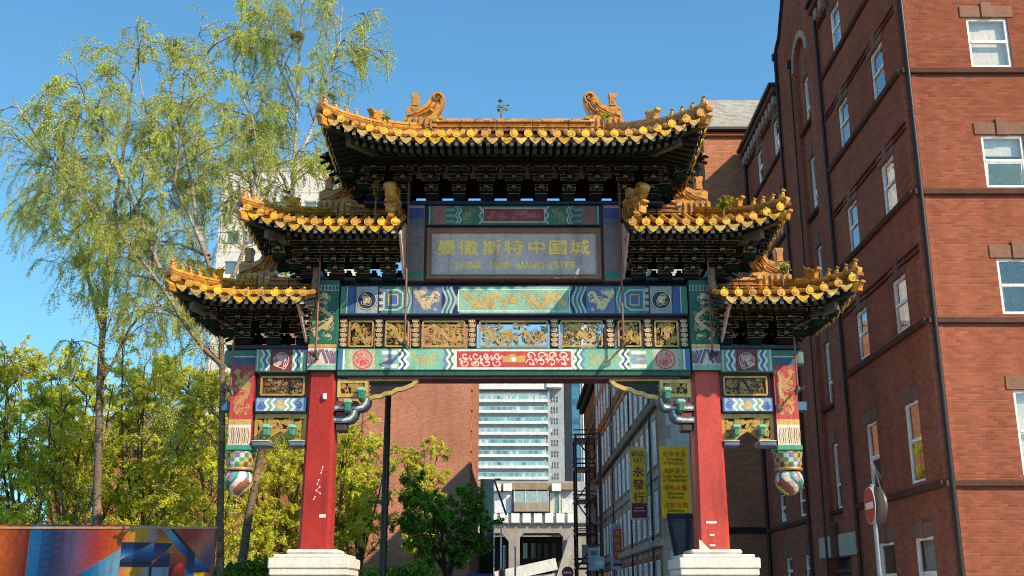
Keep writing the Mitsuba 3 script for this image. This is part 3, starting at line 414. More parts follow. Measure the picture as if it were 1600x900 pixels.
    for a0, a1, z0, z1, c in ((-4.0, -.1, 18.8, 23.2, (.60, .64, .70)), (8.3, 9.2, 18.7, 23.2, (.5, .5, .46)), (10.2, 10.6, 18.7, 23.2, (.5, .5, .46)), (10.8, 13.5, 18.8, 21.8, (.5, .55, .53))): fbox(B, 'clad_panel', F, a0, a1, z0, z1, -.98, -.3, c)
    fbox(B, 'glazing', F, 9.2, 10.2, 18.8, 23.2, -.98, -.6, (.10, .2, .17), 'facade_glass')
    for a in (-2.2, 5.0): fbox(B, 'joint', F, a, a + .1, 18.8, 23.2, -.3, -.25, (.2, .22, .25))
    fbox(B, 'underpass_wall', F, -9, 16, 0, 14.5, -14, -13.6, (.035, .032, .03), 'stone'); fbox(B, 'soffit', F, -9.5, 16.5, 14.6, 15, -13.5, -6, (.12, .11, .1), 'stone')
    for a in (2.5, 4.4, 5.7, 7.2, 9): fbox(B, 'underpass_window', F, a, a + 1.0, 9.6, 13, -13.55, -13.4, (.05, .05, .05), 'facade_glass')
    put(f'{B}__ramp', M().bar((-3.5, 5.2, 3), (9.4, 8.0, 3), 2.4, .9, (.55, .55, .54), (0, 0, 1)).bar((-3.5, 3.6, 2), (9.4, 5.0, 2), 2.2, 1.2, (.46, .46, .45), (0, 0, 1)), 'stone', False, F)
    put(f'{B}__slope_wall', M().add(np.array([[7.6, 0, 3.4], [9.4, 0, 3.4], [14, 14, 3.4], [12.2, 14, 3.4], [7.6, 0, 1], [9.4, 0, 1], [14, 14, 1], [12.2, 14, 1]], float), np.array([[0, 1, 2, 3], [4, 7, 6, 5], [0, 4, 5, 1], [1, 5, 6, 2], [2, 6, 7, 3], [3, 7, 4, 0]]), (.30, .29, .28)), 'stone', False, F)
    B = thing('black_glass_canopy', 'black glass kiosk corner sticking out past the blank brick building', 'building')
    put(f'{B}__wall', M().box(-3.4, -1.95, 118, 124, .1, 13.6, (.012, .016, .02)), 'facade_glass'); put(f'{B}__strut', M().bar((-1.9, 118, 13.5), (-.6, 118, 9.8), .12, .2, (.05, .05, .055)).bar((-1.9, 118, 13.6), (-1.2, 118, 13.6), .12, .14, (.05, .05, .05)), 'paint')
right_building(); stone_building(); left_buildings(); centre_buildings()
# ------------------------------------------------------------------ the archway
GOLD, PALEGOLD, DARKGOLD = (.60, .37, .11), (.66, .48, .24), (.22, .13, .035)
TEAL, TEALD, GREEND, BLUE, BLUED, BLUEL = (.21, .42, .34), (.05, .19, .14), (.012, .12, .09), (.03, .09, .27), (.012, .025, .085), (.16, .30, .50)
WHITE, RED, REDD, MAROON, PINK, GREYB = (.72, .70, .66), (.50, .05, .045), (.23, .02, .02), (.085, .022, .022), (.50, .36, .34), (.24, .32, .36)
ORANGE, ORANGED, YELLOW, YELLOWP = (.52, .24, .026), (.24, .085, .012), (.80, .49, .025), (.74, .50, .14)
AX, AY = 0.05, 27.0
A = mat(o=(AX, AY, 0))
def AS(s): return mat((s, 0, 0), o=(AX, AY, 0))
arch = thing('chinese_archway', 'ornate painted gateway with three tiers of golden tiled roofs on two red pillars', 'archway')
def ap(name, m, bsdf='paint', smooth=False, mtx=None, col=None): return put(f'{arch}__{name}', m, bsdf, smooth, A if mtx is None else mtx, col)
GL = {}
def glyph(ch):
    if ch not in GL:
        out = []
        for q in GLYPHS[ch].split('|'):
            r = [[tuple(map(int, a.split(','))) for a in R.split()] for R in q.split(';')]
            out.append(Polygon(r[0], r[1:]).buffer(0))
        GL[ch] = affinity.scale(union_all(out), .01, .01, origin=(0, 0))
    return GL[ch]
def text_poly(txt, x0, z0, h, bold=True, width=None):
    """Lettering as an M in (a, b, c) space, centred on x0."""
    t = meshkit.text_mesh(txt, h, 0.012, bold=bold); w = t.bounds[1][0] - t.bounds[0][0]
    k = 1 if width is None else width / w
    v = t.vertices.copy(); v[:, 0] = (v[:, 0] - t.bounds[0][0] - w / 2) * k + x0; v[:, 1] += z0
    return v, t.faces
# --- painted ornament, all as thin raised shapes in the (x, z) plane
def spiral(cx, cy, r, turns, a0, sgn=1, n=18):
    t = np.linspace(0, 1, n); a = a0 + sgn * turns * 2 * np.pi * t; q = r * (1 - .8 * t)
    return np.stack([cx + q * np.cos(a), cy + q * np.sin(a)], 1)
def curls(x0, x1, z0, z1, n, seed, wd=.016, rr=(.05, .11)):
    g = np.random.default_rng(seed); out = []
    for i in range(n):
        r = g.uniform(*rr); cx, cy = g.uniform(x0 + r, x1 - r), g.uniform(z0 + r * .9, z1 - r * .9)
        out.append(LineString(spiral(cx, cy, r, g.uniform(.7, 1.3), g.uniform(0, 6.3), g.choice((-1, 1)), 14)).buffer(wd * .8 * g.uniform(.7, 1.3), 2))
        if g.random() < .4: out.append(Point(cx, cy).buffer(r * .35, 2))
    return union_all(out).simplify(.003)
def dragon(x0, x1, z0, z1, seed, vertical=False, waves=1.5, wd=.038):
    """A winding body with legs, mane and clouds."""
    g = np.random.default_rng(seed); L, H = (x1 - x0, z1 - z0) if not vertical else (z1 - z0, x1 - x0)
    t = np.linspace(0, 1, 40); bx = .06 * L + .86 * L * t; bz = H / 2 + H * .33 * np.sin(t * waves * 2 * np.pi + .6)
    out = [LineString(np.stack([bx[i:i + 3], bz[i:i + 3]], 1)).buffer(wd * (.45 + .75 * math.sin(min(1, .15 + t[i] * 1.05) * 2.6)), 2) for i in range(38)]
    hd = Point(bx[-1], bz[-1]).buffer(wd * 1.9, 3); out.append(hd)
    for k in range(5):
        a = g.uniform(-1, 1); out.append(LineString([(bx[-1], bz[-1]), (bx[-1] + .05 * L * math.cos(a * 2), bz[-1] + .14 * H * a * 2)]).buffer(wd * .35, 2))
    for q in (.22, .38, .62, .8):
        i = int(q * 39); d = 1 if bz[i] < H / 2 else -1
        p = [(bx[i], bz[i]), (bx[i] + .05 * L, bz[i] + d * .2 * H), (bx[i] + .02 * L, bz[i] + d * .33 * H)]
        out.append(LineString(p).buffer(wd * .5, 2))
        for e in (-.04, 0, .04): out.append(LineString([p[-1], (p[-1][0] + e * L * .9, p[-1][1] + d * .07 * H)]).buffer(wd * .28, 1))
    out.append(curls(0, L, 0, H, int(17 * L * H / .5), seed + 1, .010, (.05, .1)))
    u = union_all(out).simplify(.004).intersection(sbox(0, 0, L, H))
    if vertical: u = affinity.affine_transform(u, [0, 1, 1, 0, 0, 0])
    return affinity.translate(u, x0, z0)
def zigline(x, z0, z1, amp, wd, n=2):
    t = np.linspace(0, 1, 16); return LineString(np.stack([x + amp * np.cos(t * n * 2 * np.pi), z0 + (z1 - z0) * t], 1)).buffer(wd, cap_style=2).intersection(sbox(x - 1, z0, x + 1, z1))
def medallion(cx, cz, r, seed):
    g = [Point(cx, cz).buffer(r, 8).difference(Point(cx, cz).buffer(r * .9, 8)), curls(cx - r * .75, cx + r * .75, cz - r * .75, cz + r * .75, 9, seed, .011, (.05, .1)).intersection(Point(cx, cz).buffer(r * .85, 8))]
    return union_all(g)
def frame(x0, x1, z0, z1, w): return sbox(x0, z0, x1, z1).difference(sbox(x0 + w, z0 + w, x1 - w, z1 - w))
def fret(x0, x1, z0, z1, seed, dens=1.0, rad=.05):
    """Pierced gilt carving: a rounded frame full of scrolls."""
    w = .045; o = sbox(x0, z0, x1, z1).buffer(-rad).buffer(rad, 3); i = o.buffer(-w)
    c = [curls(x0 + .02, x1 - .02, z0 + .02, z1 - .02, int((x1 - x0) * (z1 - z0) * 34 * dens), seed + 500 * j, .014, (.035, .085)).intersection(i) for j in range(3)]
    return o.difference(i), c
class Decor:
    """Painted sections of one beam; each call is one part of the beam."""
    def __init__(s, parent, y, mtx): s.p, s.y, s.m = parent, y, mtx
    def add(s, name, g, col, lev, bsdf='paint', t=None):
        h = .004 * lev
        if not polys(g): return
        return put(f'{s.p}__{name}', prism(g, t or h, col), bsdf, False, s.m @ FRONT(s.y, 0))
B2 = (1, -1)
def beam_upper():
    z0, z1 = 8.55, 9.26
    k = ap('upper_beam', M().box(-4.47, 4.47, 0, .8, 8.5, 9.3, BLUED, .015))
    lab(k, 'upper painted beam with gold dragons on green and blue under the name board')
    D = Decor(k, 0, A)
    D.add('painted_panel', sbox(-1.52, z0, 1.52, z1).difference(union_all([zigline(s * 1.52, z0, z1, .05, .07, 1) for s in B2])), TEAL, 1)
    D.add('panel_border', frame(-1.44, 1.44, z0 + .05, z1 - .07, .022), WHITE, 2)
    for s in B2: D.add('gold_dragon', dragon(s * 1.38 if s < 0 else .12, -.12 if s < 0 else 1.38, z0 + .1, z1 - .12, 11 + s), GOLD, 3, 'gilt')
    D.add('gold_pearl', Point(0, 8.9).buffer(.09).union(curls(-.2, .2, 8.7, 9.1, 4, 3)), GOLD, 4, 'gilt')
    for s in B2:
        D = Decor(k, 0, AS(s))
        D.add('wave_band', union_all([zigline(1.56 + .11 * i, z0, z1, .055, .028, 1) for i in range(3)]), (.34, .46, .56), 2)
        D.add('wave_band', union_all([zigline(1.61 + .11 * i, z0, z1, .055, .02, 1) for i in range(2)]), TEALD, 3)
        D.add('painted_panel', sbox(1.86, z0, 2.6, z1), (.10, .16, .30), 1)
        D.add('gold_dragon', dragon(1.88, 2.58, z0 + .04, z1 - .04, 31, waves=1.1, wd=.036).union(curls(1.9, 2.56, z0 + .04, z1 - .04, 7, 5, .015, (.07, .12))), PALEGOLD, 2, 'gilt')
        D.add('painted_panel', sbox(2.62, z0, 3.42, z1), TEALD, 1)
        hx = Polygon([(2.9, z0 + .2), (3.0, z0 + .13), (3.3, z0 + .13), (3.3, z1 - .13), (3.0, z1 - .13), (2.9, z1 - .2)])
        D.add('wave_band', union_all([zigline(2.68 + .09 * i, z0, z1, .04, .022, 1) for i in range(2)]), (.30, .42, .55), 2)
        D.add('stripe_panel', hx.buffer(.06).difference(hx.buffer(.02)), (.34, .48, .6), 2)
        D.add('stripe_panel', hx.buffer(-.03), (.05, .11, .32), 3)
        D.add('stripe_panel', hx.buffer(-.07).difference(hx.buffer(-.1)), GOLD, 4)
        D.add('stripe_panel', union_all([sbox(3.36, z0 + .06 + .17 * i, 3.46, z0 + .15 + .17 * i) for i in range(4)]), PINK, 3)
        D.add('painted_panel', sbox(3.5, z0, 4.06, z1), GREYB, 1)
        D.add('medallion_ground', Point(3.78, 8.9).buffer(.27, 10), BLUED, 2)
        D.add('medallion', medallion(3.78, 8.9, .255, 9), PALEGOLD, 3, 'gilt')
        D.add('blue_band', sbox(4.09, z0, 4.26, z1), BLUE, 1)
        D.add('white_line', sbox(4.275, z0, 4.305, z1), (.45, .52, .55), 1)
        D.add('teal_band', sbox(4.32, z0, 4.455, z1), TEALD, 1)
def beam_lower():
    z0, z1 = 7.08, 7.6
    k = ap('lower_beam', M().box(-4.47, 4.47, -.03, .8, 7.05, 7.63, GREEND, .015))
    lab(k, 'lower painted beam with a red centre panel of white scrolls')
    D = Decor(k, -.03, A)
    D.add('painted_panel', sbox(-1.5, z0, 1.5, z1), WHITE, 1)
    D.add('red_panel', sbox(-1.44, z0 + .06, 1.44, z1 - .05), RED, 2)
    sc = []
    for s in B2:
        for i in range(4):
            cx = s * (.42 + .27 * i)
            for h in B2: sc.append(LineString(spiral(cx, (z0 + z1) / 2 + h * .09, .115, .95, 0 if h > 0 else math.pi, h * s)).buffer(.014, 2))
            sc.append(Point(cx + .13 * s, 7.34).buffer(.035, 3))
        sc.append(curls(min(s * .3, s * 1.38), max(s * .3, s * 1.38), z0 + .08, z1 - .07, 12, 77 + s, .012, (.03, .06)))
    D.add('white_scroll', union_all(sc).intersection(sbox(-1.42, z0 + .08, 1.42, z1 - .07)), (.72, .60, .56), 3)
    D.add('gold_crest', sbox(-.28, 7.26, .28, 7.42).union(curls(-.3, .3, 7.18, 7.5, 8, 2)), GOLD, 4, 'gilt')
    D.add('crest_flower', Point(0, 7.34).buffer(.06, 4), WHITE, 5)
    for s in B2:
        D = Decor(k, -.03, AS(s))
        D.add('wave_band', union_all([zigline(1.52, z0, z1, .04, .035), zigline(1.66, z0, z1, .04, .03)]), WHITE, 3)
        D.add('wave_band', zigline(1.59, z0, z1, .04, .03), TEALD, 2)
        D.add('wave_band', zigline(1.73, z0, z1, .04, .03), (.10, .22, .45), 2)
        D.add('painted_panel', sbox(1.64, z0, 2.72, z1), (.17, .42, .33), 1)
        D.add('gold_dragon', dragon(1.84, 2.62, z0 + .04, z1 - .04, 51, waves=1.0, wd=.026), (.52, .40, .16), 2, 'gilt')
        D.add('wave_band', union_all([zigline(2.72, z0, z1, .045, .032), zigline(2.86, z0, z1, .045, .03)]), WHITE, 3)
        D.add('wave_band', union_all([zigline(2.79, z0, z1, .045, .032)]), BLUE, 2)
        D.add('stripe_panel', sbox(2.9, z0, 3.36, z1), TEAL, 1)
        D.add('stripe_panel', union_all([sbox(2.96, z0 + .04, 3.34, z0 + .13), sbox(2.96, z1 - .13, 3.34, z1 - .04)]), WHITE, 2)
        D.add('stripe_panel', Polygon([(2.93, 7.34), (3.02, 7.23), (3.34, 7.23), (3.34, 7.45), (3.02, 7.45)]), BLUEL, 2)
        D.add('stripe_panel', sbox(3.08, 7.31, 3.3, 7.37), (.6, .35, .25), 3)
        D.add('painted_panel', sbox(3.36, z0, 3.52, z1), (.16, .40, .26), 1)
        D.add('painted_panel', sbox(3.52, z0, 4.14, z1), (.42, .42, .30), 1)
        D.add('medallion_ground', Point(3.83, 7.34).buffer(.255, 10), (.55, .30, .26), 2)
        D.add('medallion', medallion(3.83, 7.34, .25, 19), RED, 3)
        D.add('painted_panel', sbox(4.14, z0, 4.27, z1), TEAL, 1)
        D.add('stripe_panel', union_all([sbox(4.16, z0 + .05 + .12 * i, 4.25, z0 + .1 + .12 * i) for i in range(4)]), (.35, .42, .2), 2)
        D.add('white_line', sbox(4.28, z0, 4.33, z1), WHITE, 1)
        D.add('blue_band', sbox(4.34, z0, 4.455, z1), (.03, .16, .42), 1)
    ap('soffit_board', M().box(-4.47, 4.47, .0, .78, 6.93, 7.045, (.02, .08, .06), .01)); ap('soffit_board', M().box(-4.2, 4.2, .06, .74, 6.86, 6.925, MAROON, .01))
def panel_row():
    ap('panel_rail', M().box(-4.47, 4.47, .2, .68, 7.635, 7.68, MAROON)); ap('panel_rail', M().box(-4.47, 4.47, .2, .68, 8.42, 8.495, MAROON))
    spans = [(-4.24, -3.6), (-3.31, -2.68), (-2.36, -1.25), (-.9, .88), (1.19, 2.28), (2.66, 3.26), (3.6, 4.22)]
    posts = [-4.37, -3.455, -2.52, -1.075, 1.035, 2.47, 3.43, 4.36]
    for x in posts:
        k = ap('panel_post', M().box(x - .11, x + .11, .14, .66, 7.685, 8.415, MAROON, .01))
        g = union_all([LineString(spiral(x + s * .025, 7.77 + .125 * i, .058, 1.1, math.pi * (i % 2), 1 if i % 2 else -1)).buffer(.014, 2) for i in range(6) for s in B2]).intersection(sbox(x - .1, 7.69, x + .1, 8.41))
        put(f'{k}__scrollwork', prism(g, .03, PALEGOLD), 'gilt', False, A @ FRONT(.14, 0))
    for i, (a, b) in enumerate(spans):
        fr, c = fret(a, b, 7.7, 8.4, 100 + i, 1.0 if i in (2, 3, 4) else 1.05)
        k = ap('carved_panel', prism(fr, .07, (.48, .30, .09)), 'gilt', mtx=A @ FRONT(.22, 0))
        for j, cj in enumerate(c): put(f'{k}__scrollwork', prism(cj, .03, ((.20, .12, .03), (.34, .20, .05), (.46, .28, .075))[j]), 'gilt', False, A @ FRONT(.27 - .033 * j, 0))
        if i in (2, 4):
            d = dragon(a + .06, b - .06, 7.75, 8.36, 60 + i, waves=.8, wd=.04); put(f'{k}__carved_bird', prism(d, .03, (.52, .32, .09)), 'gilt', False, A @ FRONT(.185, 0))
        elif i == 3:
            d = union_all([dragon(a + .06, -.1, 7.72, 8.2, 71, waves=.9, wd=.032), dragon(.1, b - .06, 7.72, 8.2, 72, waves=.9, wd=.032)]); put(f'{k}__carved_dragon', prism(d, .03, (.52, .32, .09)), 'gilt', False, A @ FRONT(.185, 0))
        else:
            put(f'{k}__back_board', M().box(a, b, .3, .33, 7.69, 8.41, (.10, .055, .02)), 'paint', False, A)
            d = dragon(a + .05, b - .05, 7.74, 8.36, 80 + i, waves=.8, wd=.034); put(f'{k}__carved_dragon', prism(d, .03, (.46, .28, .075)), 'gilt', False, A @ FRONT(.185, 0))
def pillars():
    for s in B2:
        m = AS(s); x = 4.85
        side = 'left' if s < 0 else 'right'
        def ring(hw, ch, z):
            return [(x + a * hw, .4 + b * hw, z) for a, b in ((-1, -1 + ch), (-1 + ch, -1), (1 - ch, -1), (1, -1 + ch), (1, 1 - ch), (1 - ch, 1), (-1 + ch, 1), (-1, 1 - ch))]
        zs = np.linspace(2.66, 7.04, 7); v = np.array([p for z in zs for p in ring(.385 - .05 * (z - 2.66) / 4.4, .2, z)])
        f = [[i * 8 + j, i * 8 + (j + 1) % 8, (i + 1) * 8 + (j + 1) % 8, (i + 1) * 8 + j] for i in range(6) for j in range(8)]
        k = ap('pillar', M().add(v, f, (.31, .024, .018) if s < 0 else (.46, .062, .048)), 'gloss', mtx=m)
        lab(k, 'red chamfered pillar on the left, scratched with white marks' if s < 0 else 'red chamfered pillar on the right with three small white notices')
        if s > 0:
            for z, w, h in ((3.28, .26, .055), (2.98, .11, .05), (2.74, .13, .05)):
                put(f'{k}__notice', M().box(x - .05 - w / 2, x - .05 + w / 2, .009, .04, z, z + h, (.75, .72, .7)), 'paint', False, m)
            put(f'{k}__bare_patch', prism(Polygon([(x - .37, 2.665), (x - .12, 2.665), (x - .2, 2.74), (x - .3, 2.86), (x - .37, 2.9)]), .03, (.62, .58, .5)), 'stone', False, m @ FRONT(.035, 0))
        else:
            g = np.random.default_rng(4); pts = [(-.13, 4.65), (-.1, 4.5), (-.05, 4.33), (-.02, 4.22), (-.08, 4.16), (-.0, 4.07), (-.1, 4.0), (.02, 3.92), (.05, 3.86)]
            q = union_all([LineString([pts[i], pts[i + 1]])  .buffer(.004) for i in range(8) if i not in (1, 3, 6)] + [Point(a).buffer(.019, 2) for a in pts])
            put(f'{k}__bare_patch', prism(affinity.translate(q, x, 0), .012, (.72, .66, .62)), 'paint', False, m @ FRONT(.036, 0))
            put(f'{k}__bare_patch', M().box(x - .26, x - .1, .016, .05, 3.42, 3.5, (.7, .62, .6)), 'paint', False, m)
            put(f'{k}__lamp', M().lathe([(0.001, 6.32), (.05, 6.33), (.06, 6.4), (.05, 6.47), (.001, 6.48)], x - .1, 0, (.75, .74, .72), 10), 'paint', 40, m)
        # granite plinth
        pl = M()
        for hw, a, b, bv in ((.62, 2.545, 2.66, .05), (.86, 2.46, 2.54, .02), (.965, 2.2, 2.455, .03), (.93, 2.05, 2.195, .02)):
            pl.box(x - hw, x + hw, .4 - hw, .4 + hw, a, b, (.66, .62, .58), bv)
        k = ap('plinth', pl, 'stone', 30, m); lab(k, f'pale granite plinth under the {side} pillar')
        for i in range(4):
            for z, z2, w in ((.3, 1.17, .9), (1.18, 2.045, .89)):
                bx = (-w, -.003) if i % 2 == 0 else (.003, w); by = (-w, -.003) if i < 2 else (.003, w)
                put(f'{k}__stone_block', M().box(x + bx[0], x + bx[1], .4 + by[0], .4 + by[1], z, z2, (.60, .56, .52), .015), 'stone', False, m)
        put(f'{k}__base_stone', M().box(x - 1.05, x + 1.05, -.65, 1.45, .13, .295, (.48, .45, .42), .03), 'stone', False, m)
        # sleeve above the pillar
        k = ap('pillar_sleeve', M().box(x - .36, x + .37, -.09, .87, 7.05, 9.42, GREEND, .012), 'paint', mtx=m)
        D = Decor(k, -.09, m); x0, x1 = x - .35, x + .36
        D.add('gold_dragon', dragon(x0 + .05, x1 - .05, 7.78, 9.1, 91, True, 1.4, .04), PALEGOLD, 2, 'gilt')
        D.add('capital_band', sbox(x0, 9.12, x1, 9.28), (.34, .30, .32), 1)
        D.add('capital_band', union_all([sbox(x0 + .02 + .09 * i, 9.14, x0 + .075 + .09 * i, 9.26) for i in range(8)]), GREEND, 2)
        D.add('gold_band', sbox(x0, 7.63, x1, 7.72), GOLD, 1, 'gilt')
        D.add('lower_ground', sbox(x0, 7.06, x1, 7.62), (.58, .54, .54), 1)
        ch = [LineString([(x + q * (.02 + .11 * i), 7.58 - .02 * i), (x + q * min(.34, .16 + .11 * i), 7.23)]).buffer(.017) for i in range(4) for q in B2]
        D.add('chevron_stripes', union_all(ch).intersection(sbox(x0, 7.2, x1, 7.6)), (.33, .06, .08), 2)
        D.add('chevron_stripes', affinity.translate(union_all(ch), .04, 0).intersection(sbox(x0, 7.2, x1, 7.6)), (.08, .14, .32), 3)
        D.add('foot_band', sbox(x0, 7.06, x1, 7.19), TEAL, 2)
def name_board():
    for s in B2:
        m = AS(s); k = ap('inner_post', M().box(2.34, 2.8, -.02, .7, 9.42, 11.5, (.21, .15, .17), .012), mtx=m); D = Decor(k, -.02, m)
        D.add('painted_panel', sbox(2.36, 11.1, 2.78, 11.4), (.06, .08, .28), 1); D.add('white_line', sbox(2.36, 11.41, 2.78, 11.44), (.3, .4, .5), 1)
        D.add('painted_panel', sbox(2.36, 10.93, 2.78, 11.09), (.10, .16, .16), 1); D.add('painted_panel', sbox(2.36, 9.44, 2.78, 9.66), TEALD, 1)
        D.add('faded_scrolls', curls(2.38, 2.76, 9.7, 10.9, 22, 5, .014), (.26, .19, .2), 1)
    k = ap('top_beam', M().box(-2.335, 2.335, .02, .7, 10.93, 11.5, BLUED, .012)); z0, z1 = 10.96, 11.47; D = Decor(k, .02, A)
    lab(k, 'short painted beam above the name board with a faded red centre')
    D.add('painted_panel', sbox(-2.24, z0, 2.24, z1), (.05, .17, .13), 1)
    D.add('panel_border', sbox(-.82, z0 + .05, .82, z1 - .04).difference(sbox(-.79, z0 + .09, .79, z1 - .08)), (.35, .45, .42), 3)
    D.add('red_panel', sbox(-.79, z0 + .09, .79, z1 - .08), (.26, .045, .06), 2); D.add('faded_scrolls', curls(-.75, .75, z0 + .1, z1 - .1, 26, 8, .012), (.33, .15, .15), 3)
    for s in B2:
        D = Decor(k, .02, AS(s))
        D.add('wave_band', union_all([zigline(.87, z0, z1, .035, .025), zigline(1.42, z0, z1, .035, .02), zigline(1.5, z0, z1, .035, .016)]), (.34, .44, .46), 3)
        D.add('faded_scrolls', curls(.95, 1.36, z0 + .04, z1 - .04, 9, 12, .014), (.2, .26, .14), 2)
        D.add('stripe_panel', union_all([sbox(1.56, z0 + .05 + .16 * i, 1.78, z0 + .12 + .16 * i) for i in range(3)]), (.16, .3, .3), 2)
        D.add('painted_panel', sbox(1.8, z0, 2.14, z1), (.26, .14, .14), 2); D.add('medallion', medallion(1.97, 11.21, .16, 3), (.32, .09, .1), 3)
        D.add('white_line', sbox(2.2, z0, 2.23, z1), (.4, .48, .48), 2)
    for z0, z1, w in ((11.505, 11.6, 3.95),): ap('bracket_plate', M().box(-w, w, -.06, .86, z0, z1, BLUED, .01))
    ap('board_surround', M().box(-2.335, 2.335, .1, .6, 9.425, 10.925, MAROON))
    k = ap('name_board', prism(frame(-2.26, 2.26, 9.47, 10.84, .11),   .09, (.34, .145, .085)), mtx=A @ FRONT(.1, 0)); lab(k, 'grey name board with gold lettering in a carved brown frame')
    put(f'{k}__frame_moulding', prism(frame(-2.26, 2.26, 9.47, 10.84, .035).union(frame(-2.165, 2.165, 9.565, 10.745, .02)), .03, (.23, .13, .06)), 'gilt', False, A @ FRONT(.01, 0))
    put(f'{k}__panel', M().box(-2.148, 2.148, .06, .098, 9.582, 10.728, (.52, .46, .485)), 'paint', False, A)
    xs = [-1.78, -1.21, -.6, -.02, .57, 1.13, 1.7]
    for ch, x in zip('曼徹斯特中國城', xs):
        g = affinity.translate(affinity.scale(glyph(ch).buffer(.012), .53, .43, origin=(.5, .45)), x - .5 + .02, 10.33 - .45)
        put(f'{k}__character', prism(g, .02, (1.0, .50, .13)), 'gold_leaf', False, A @ FRONT(.06, 0))
    for w, x, wd in (('CHINA', -1.19, .66), ('TOWN', -.36, .56), ('MANCHESTER', .83, 1.52)):
        v, f = text_poly(w, x, 9.76, .185, True, wd)
        put(f'{k}__lettering', M().add(v, f, (1.0, .50, .13)), 'gold_leaf', False, A @ FRONT(.06, 0))
def side_bays():
    for s in B2:
        m = AS(s); q = 'left' if s < 0 else 'right'
        # upper and lower side beams
        k = ap('side_beam', M().box(5.23, 6.56, .03, .75, 7.03, 7.62, TEALD, .012), mtx=m); D = Decor(k, .03, m); z0, z1 = 7.06, 7.6
        D.add('painted_panel', sbox(5.25, z0, 6.54, z1), (.12, .33, .26), 1)
        D.add('white_line', union_all([sbox(5.28, z0, 5.31, z1), sbox(6.48, z0, 6.51, z1)]), (.55, .6, .58), 2)
        D.add('red_ground', sbox(5.62, z0, 6.17, z1), (.15, .028, .03), 2)
        D.add('scrolls', union_all([curls(5.64, 6.15, z0 + .03, z1 - .03, 11, 21, .013, (.05, .09)), medallion(5.895, 7.33, .2, 4)]), (.58, .42, .42), 3)
        D.add('wave_band', union_all([zigline(x, z0, z1, .035, .022, 2) for x in (5.56, 6.23, 5.42, 6.37)]), WHITE, 3)
        D.add('wave_band', union_all([zigline(x, z0, z1, .035, .025, 2) for x in (5.49, 6.3)]), (.04, .16, .42), 2)
        k = ap('side_beam', M().box(5.23, 6.5, .06, .72, 6.02, 6.38, BLUE, .012), mtx=m); D = Decor(k, .06, m); z0, z1 = 6.04, 6.36
        D.add('painted_panel', sbox(5.28, z0, 6.46, z1), (.2, .34, .5), 1); D.add('wave_band', union_all([zigline(x, z0, z1, .04, .026, 1.5) for x in (5.55, 5.7, 6.05, 6.2)]), WHITE, 2)
        D.add('wave_band', union_all([zigline(x, z0, z1, .04, .026, 1.5) for x in (5.62, 6.12)]), TEAL, 3); D.add('scrolls', curls(5.74, 6.0, z0, z1, 9, 6, .02), (.5, .42, .2), 2)
        D.add('scrolls', union_all([curls(5.3, 5.5, z0, z1, 5, 7, .02), curls(6.25, 6.45, z0, z1, 5, 8, .02)]), (.05, .12, .38), 2)
        ap('bracket_plate', M().box(5.23, 7.3, -.04, .86, 7.625, 7.72, BLUED, .01), mtx=m)
        # gilt panel between them, in a maroon field
        ap('side_field', M().box(5.2, 6.5, .25, .6, 6.385, 7.025, MAROON), mtx=m)
        fr, c = fret(5.3, 6.42, 6.45, 6.95, 140, 1.0)
        k = ap('carved_panel', prism(fr, .08, (.46, .28, .085)), 'gilt', mtx=m @ FRONT(.25, 0)); [put(f'{k}__scrollwork', prism(cj, .02, ((.16, .10, .03), (.26, .16, .05), (.34, .21, .06))[j]), 'gilt', False, m @ FRONT(.249 - .022 * j, 0)) for j, cj in enumerate(c)]
        # apron with a pointed cut-out, its piercings, two green bosses and blue feet
        ar = Polygon([(5.22, 6.0), (6.52, 6.0), (6.52, 5.3), (6.18, 5.3), (6.08, 5.42), (5.95, 5.5), (5.86, 5.56), (5.77, 5.5), (5.64, 5.42), (5.55, 5.3), (5.22, 5.3)])
        ho = union_all([sbox(a, 5.38, b, 5.88).difference(curls(a - .03, b + .03, 5.35, 5.9, 22, int(a * 10), .016, (.03, .07))) for a, b in ((5.3, 5.54), (6.2, 6.44))] + [sbox(5.68, 5.62, 6.05, 5.9).difference(curls(5.6, 6.1, 5.6, 5.92, 20, 3, .016, (.03, .07)))])
        k = ap('fretwork_apron', prism(ar.difference(ho).simplify(.004), .1, (.46, .28, .07)), 'gilt', mtx=m @ FRONT(.35, 0)); put(f'{k}__back_board', M().box(5.25, 6.5, .38, .4, 5.62, 5.98, (.09, .05, .02)), 'paint', False, m)
        for x in (5.52, 6.16): put(f'{k}__boss', M().box(x - .075, x + .075, -.1, .24, 5.4, 5.62, (.04, .2, .14), .03).box(x - .1, x + .1, -.14, .2, 5.58, 5.68, (.16, .42, .33), .03), 'paint', 35, m)
        for x0, x1 in ((5.2, 5.6), (6.08, 6.52)):
            ap('bracket_foot', M().box(x0, x1, .02, .6, 5.16, 5.27, (.10, .15, .22), .03).box(x0, x1, .0, .6, 5.272, 5.30, (.5, .52, .52), .01), mtx=m)
        # hanging post: painted shaft, rope moulding and lotus bud
        cx = 6.86; k = ap('hanging_post', M().box(cx - .3, cx + .28, .1, .7, 5.05, 7.62, REDD, .02), mtx=m); D = Decor(k, .1, m)
        lab(k, f'short painted post hanging at the {q} end with a lotus bud tip')
        a, b = cx - .29, cx + .27
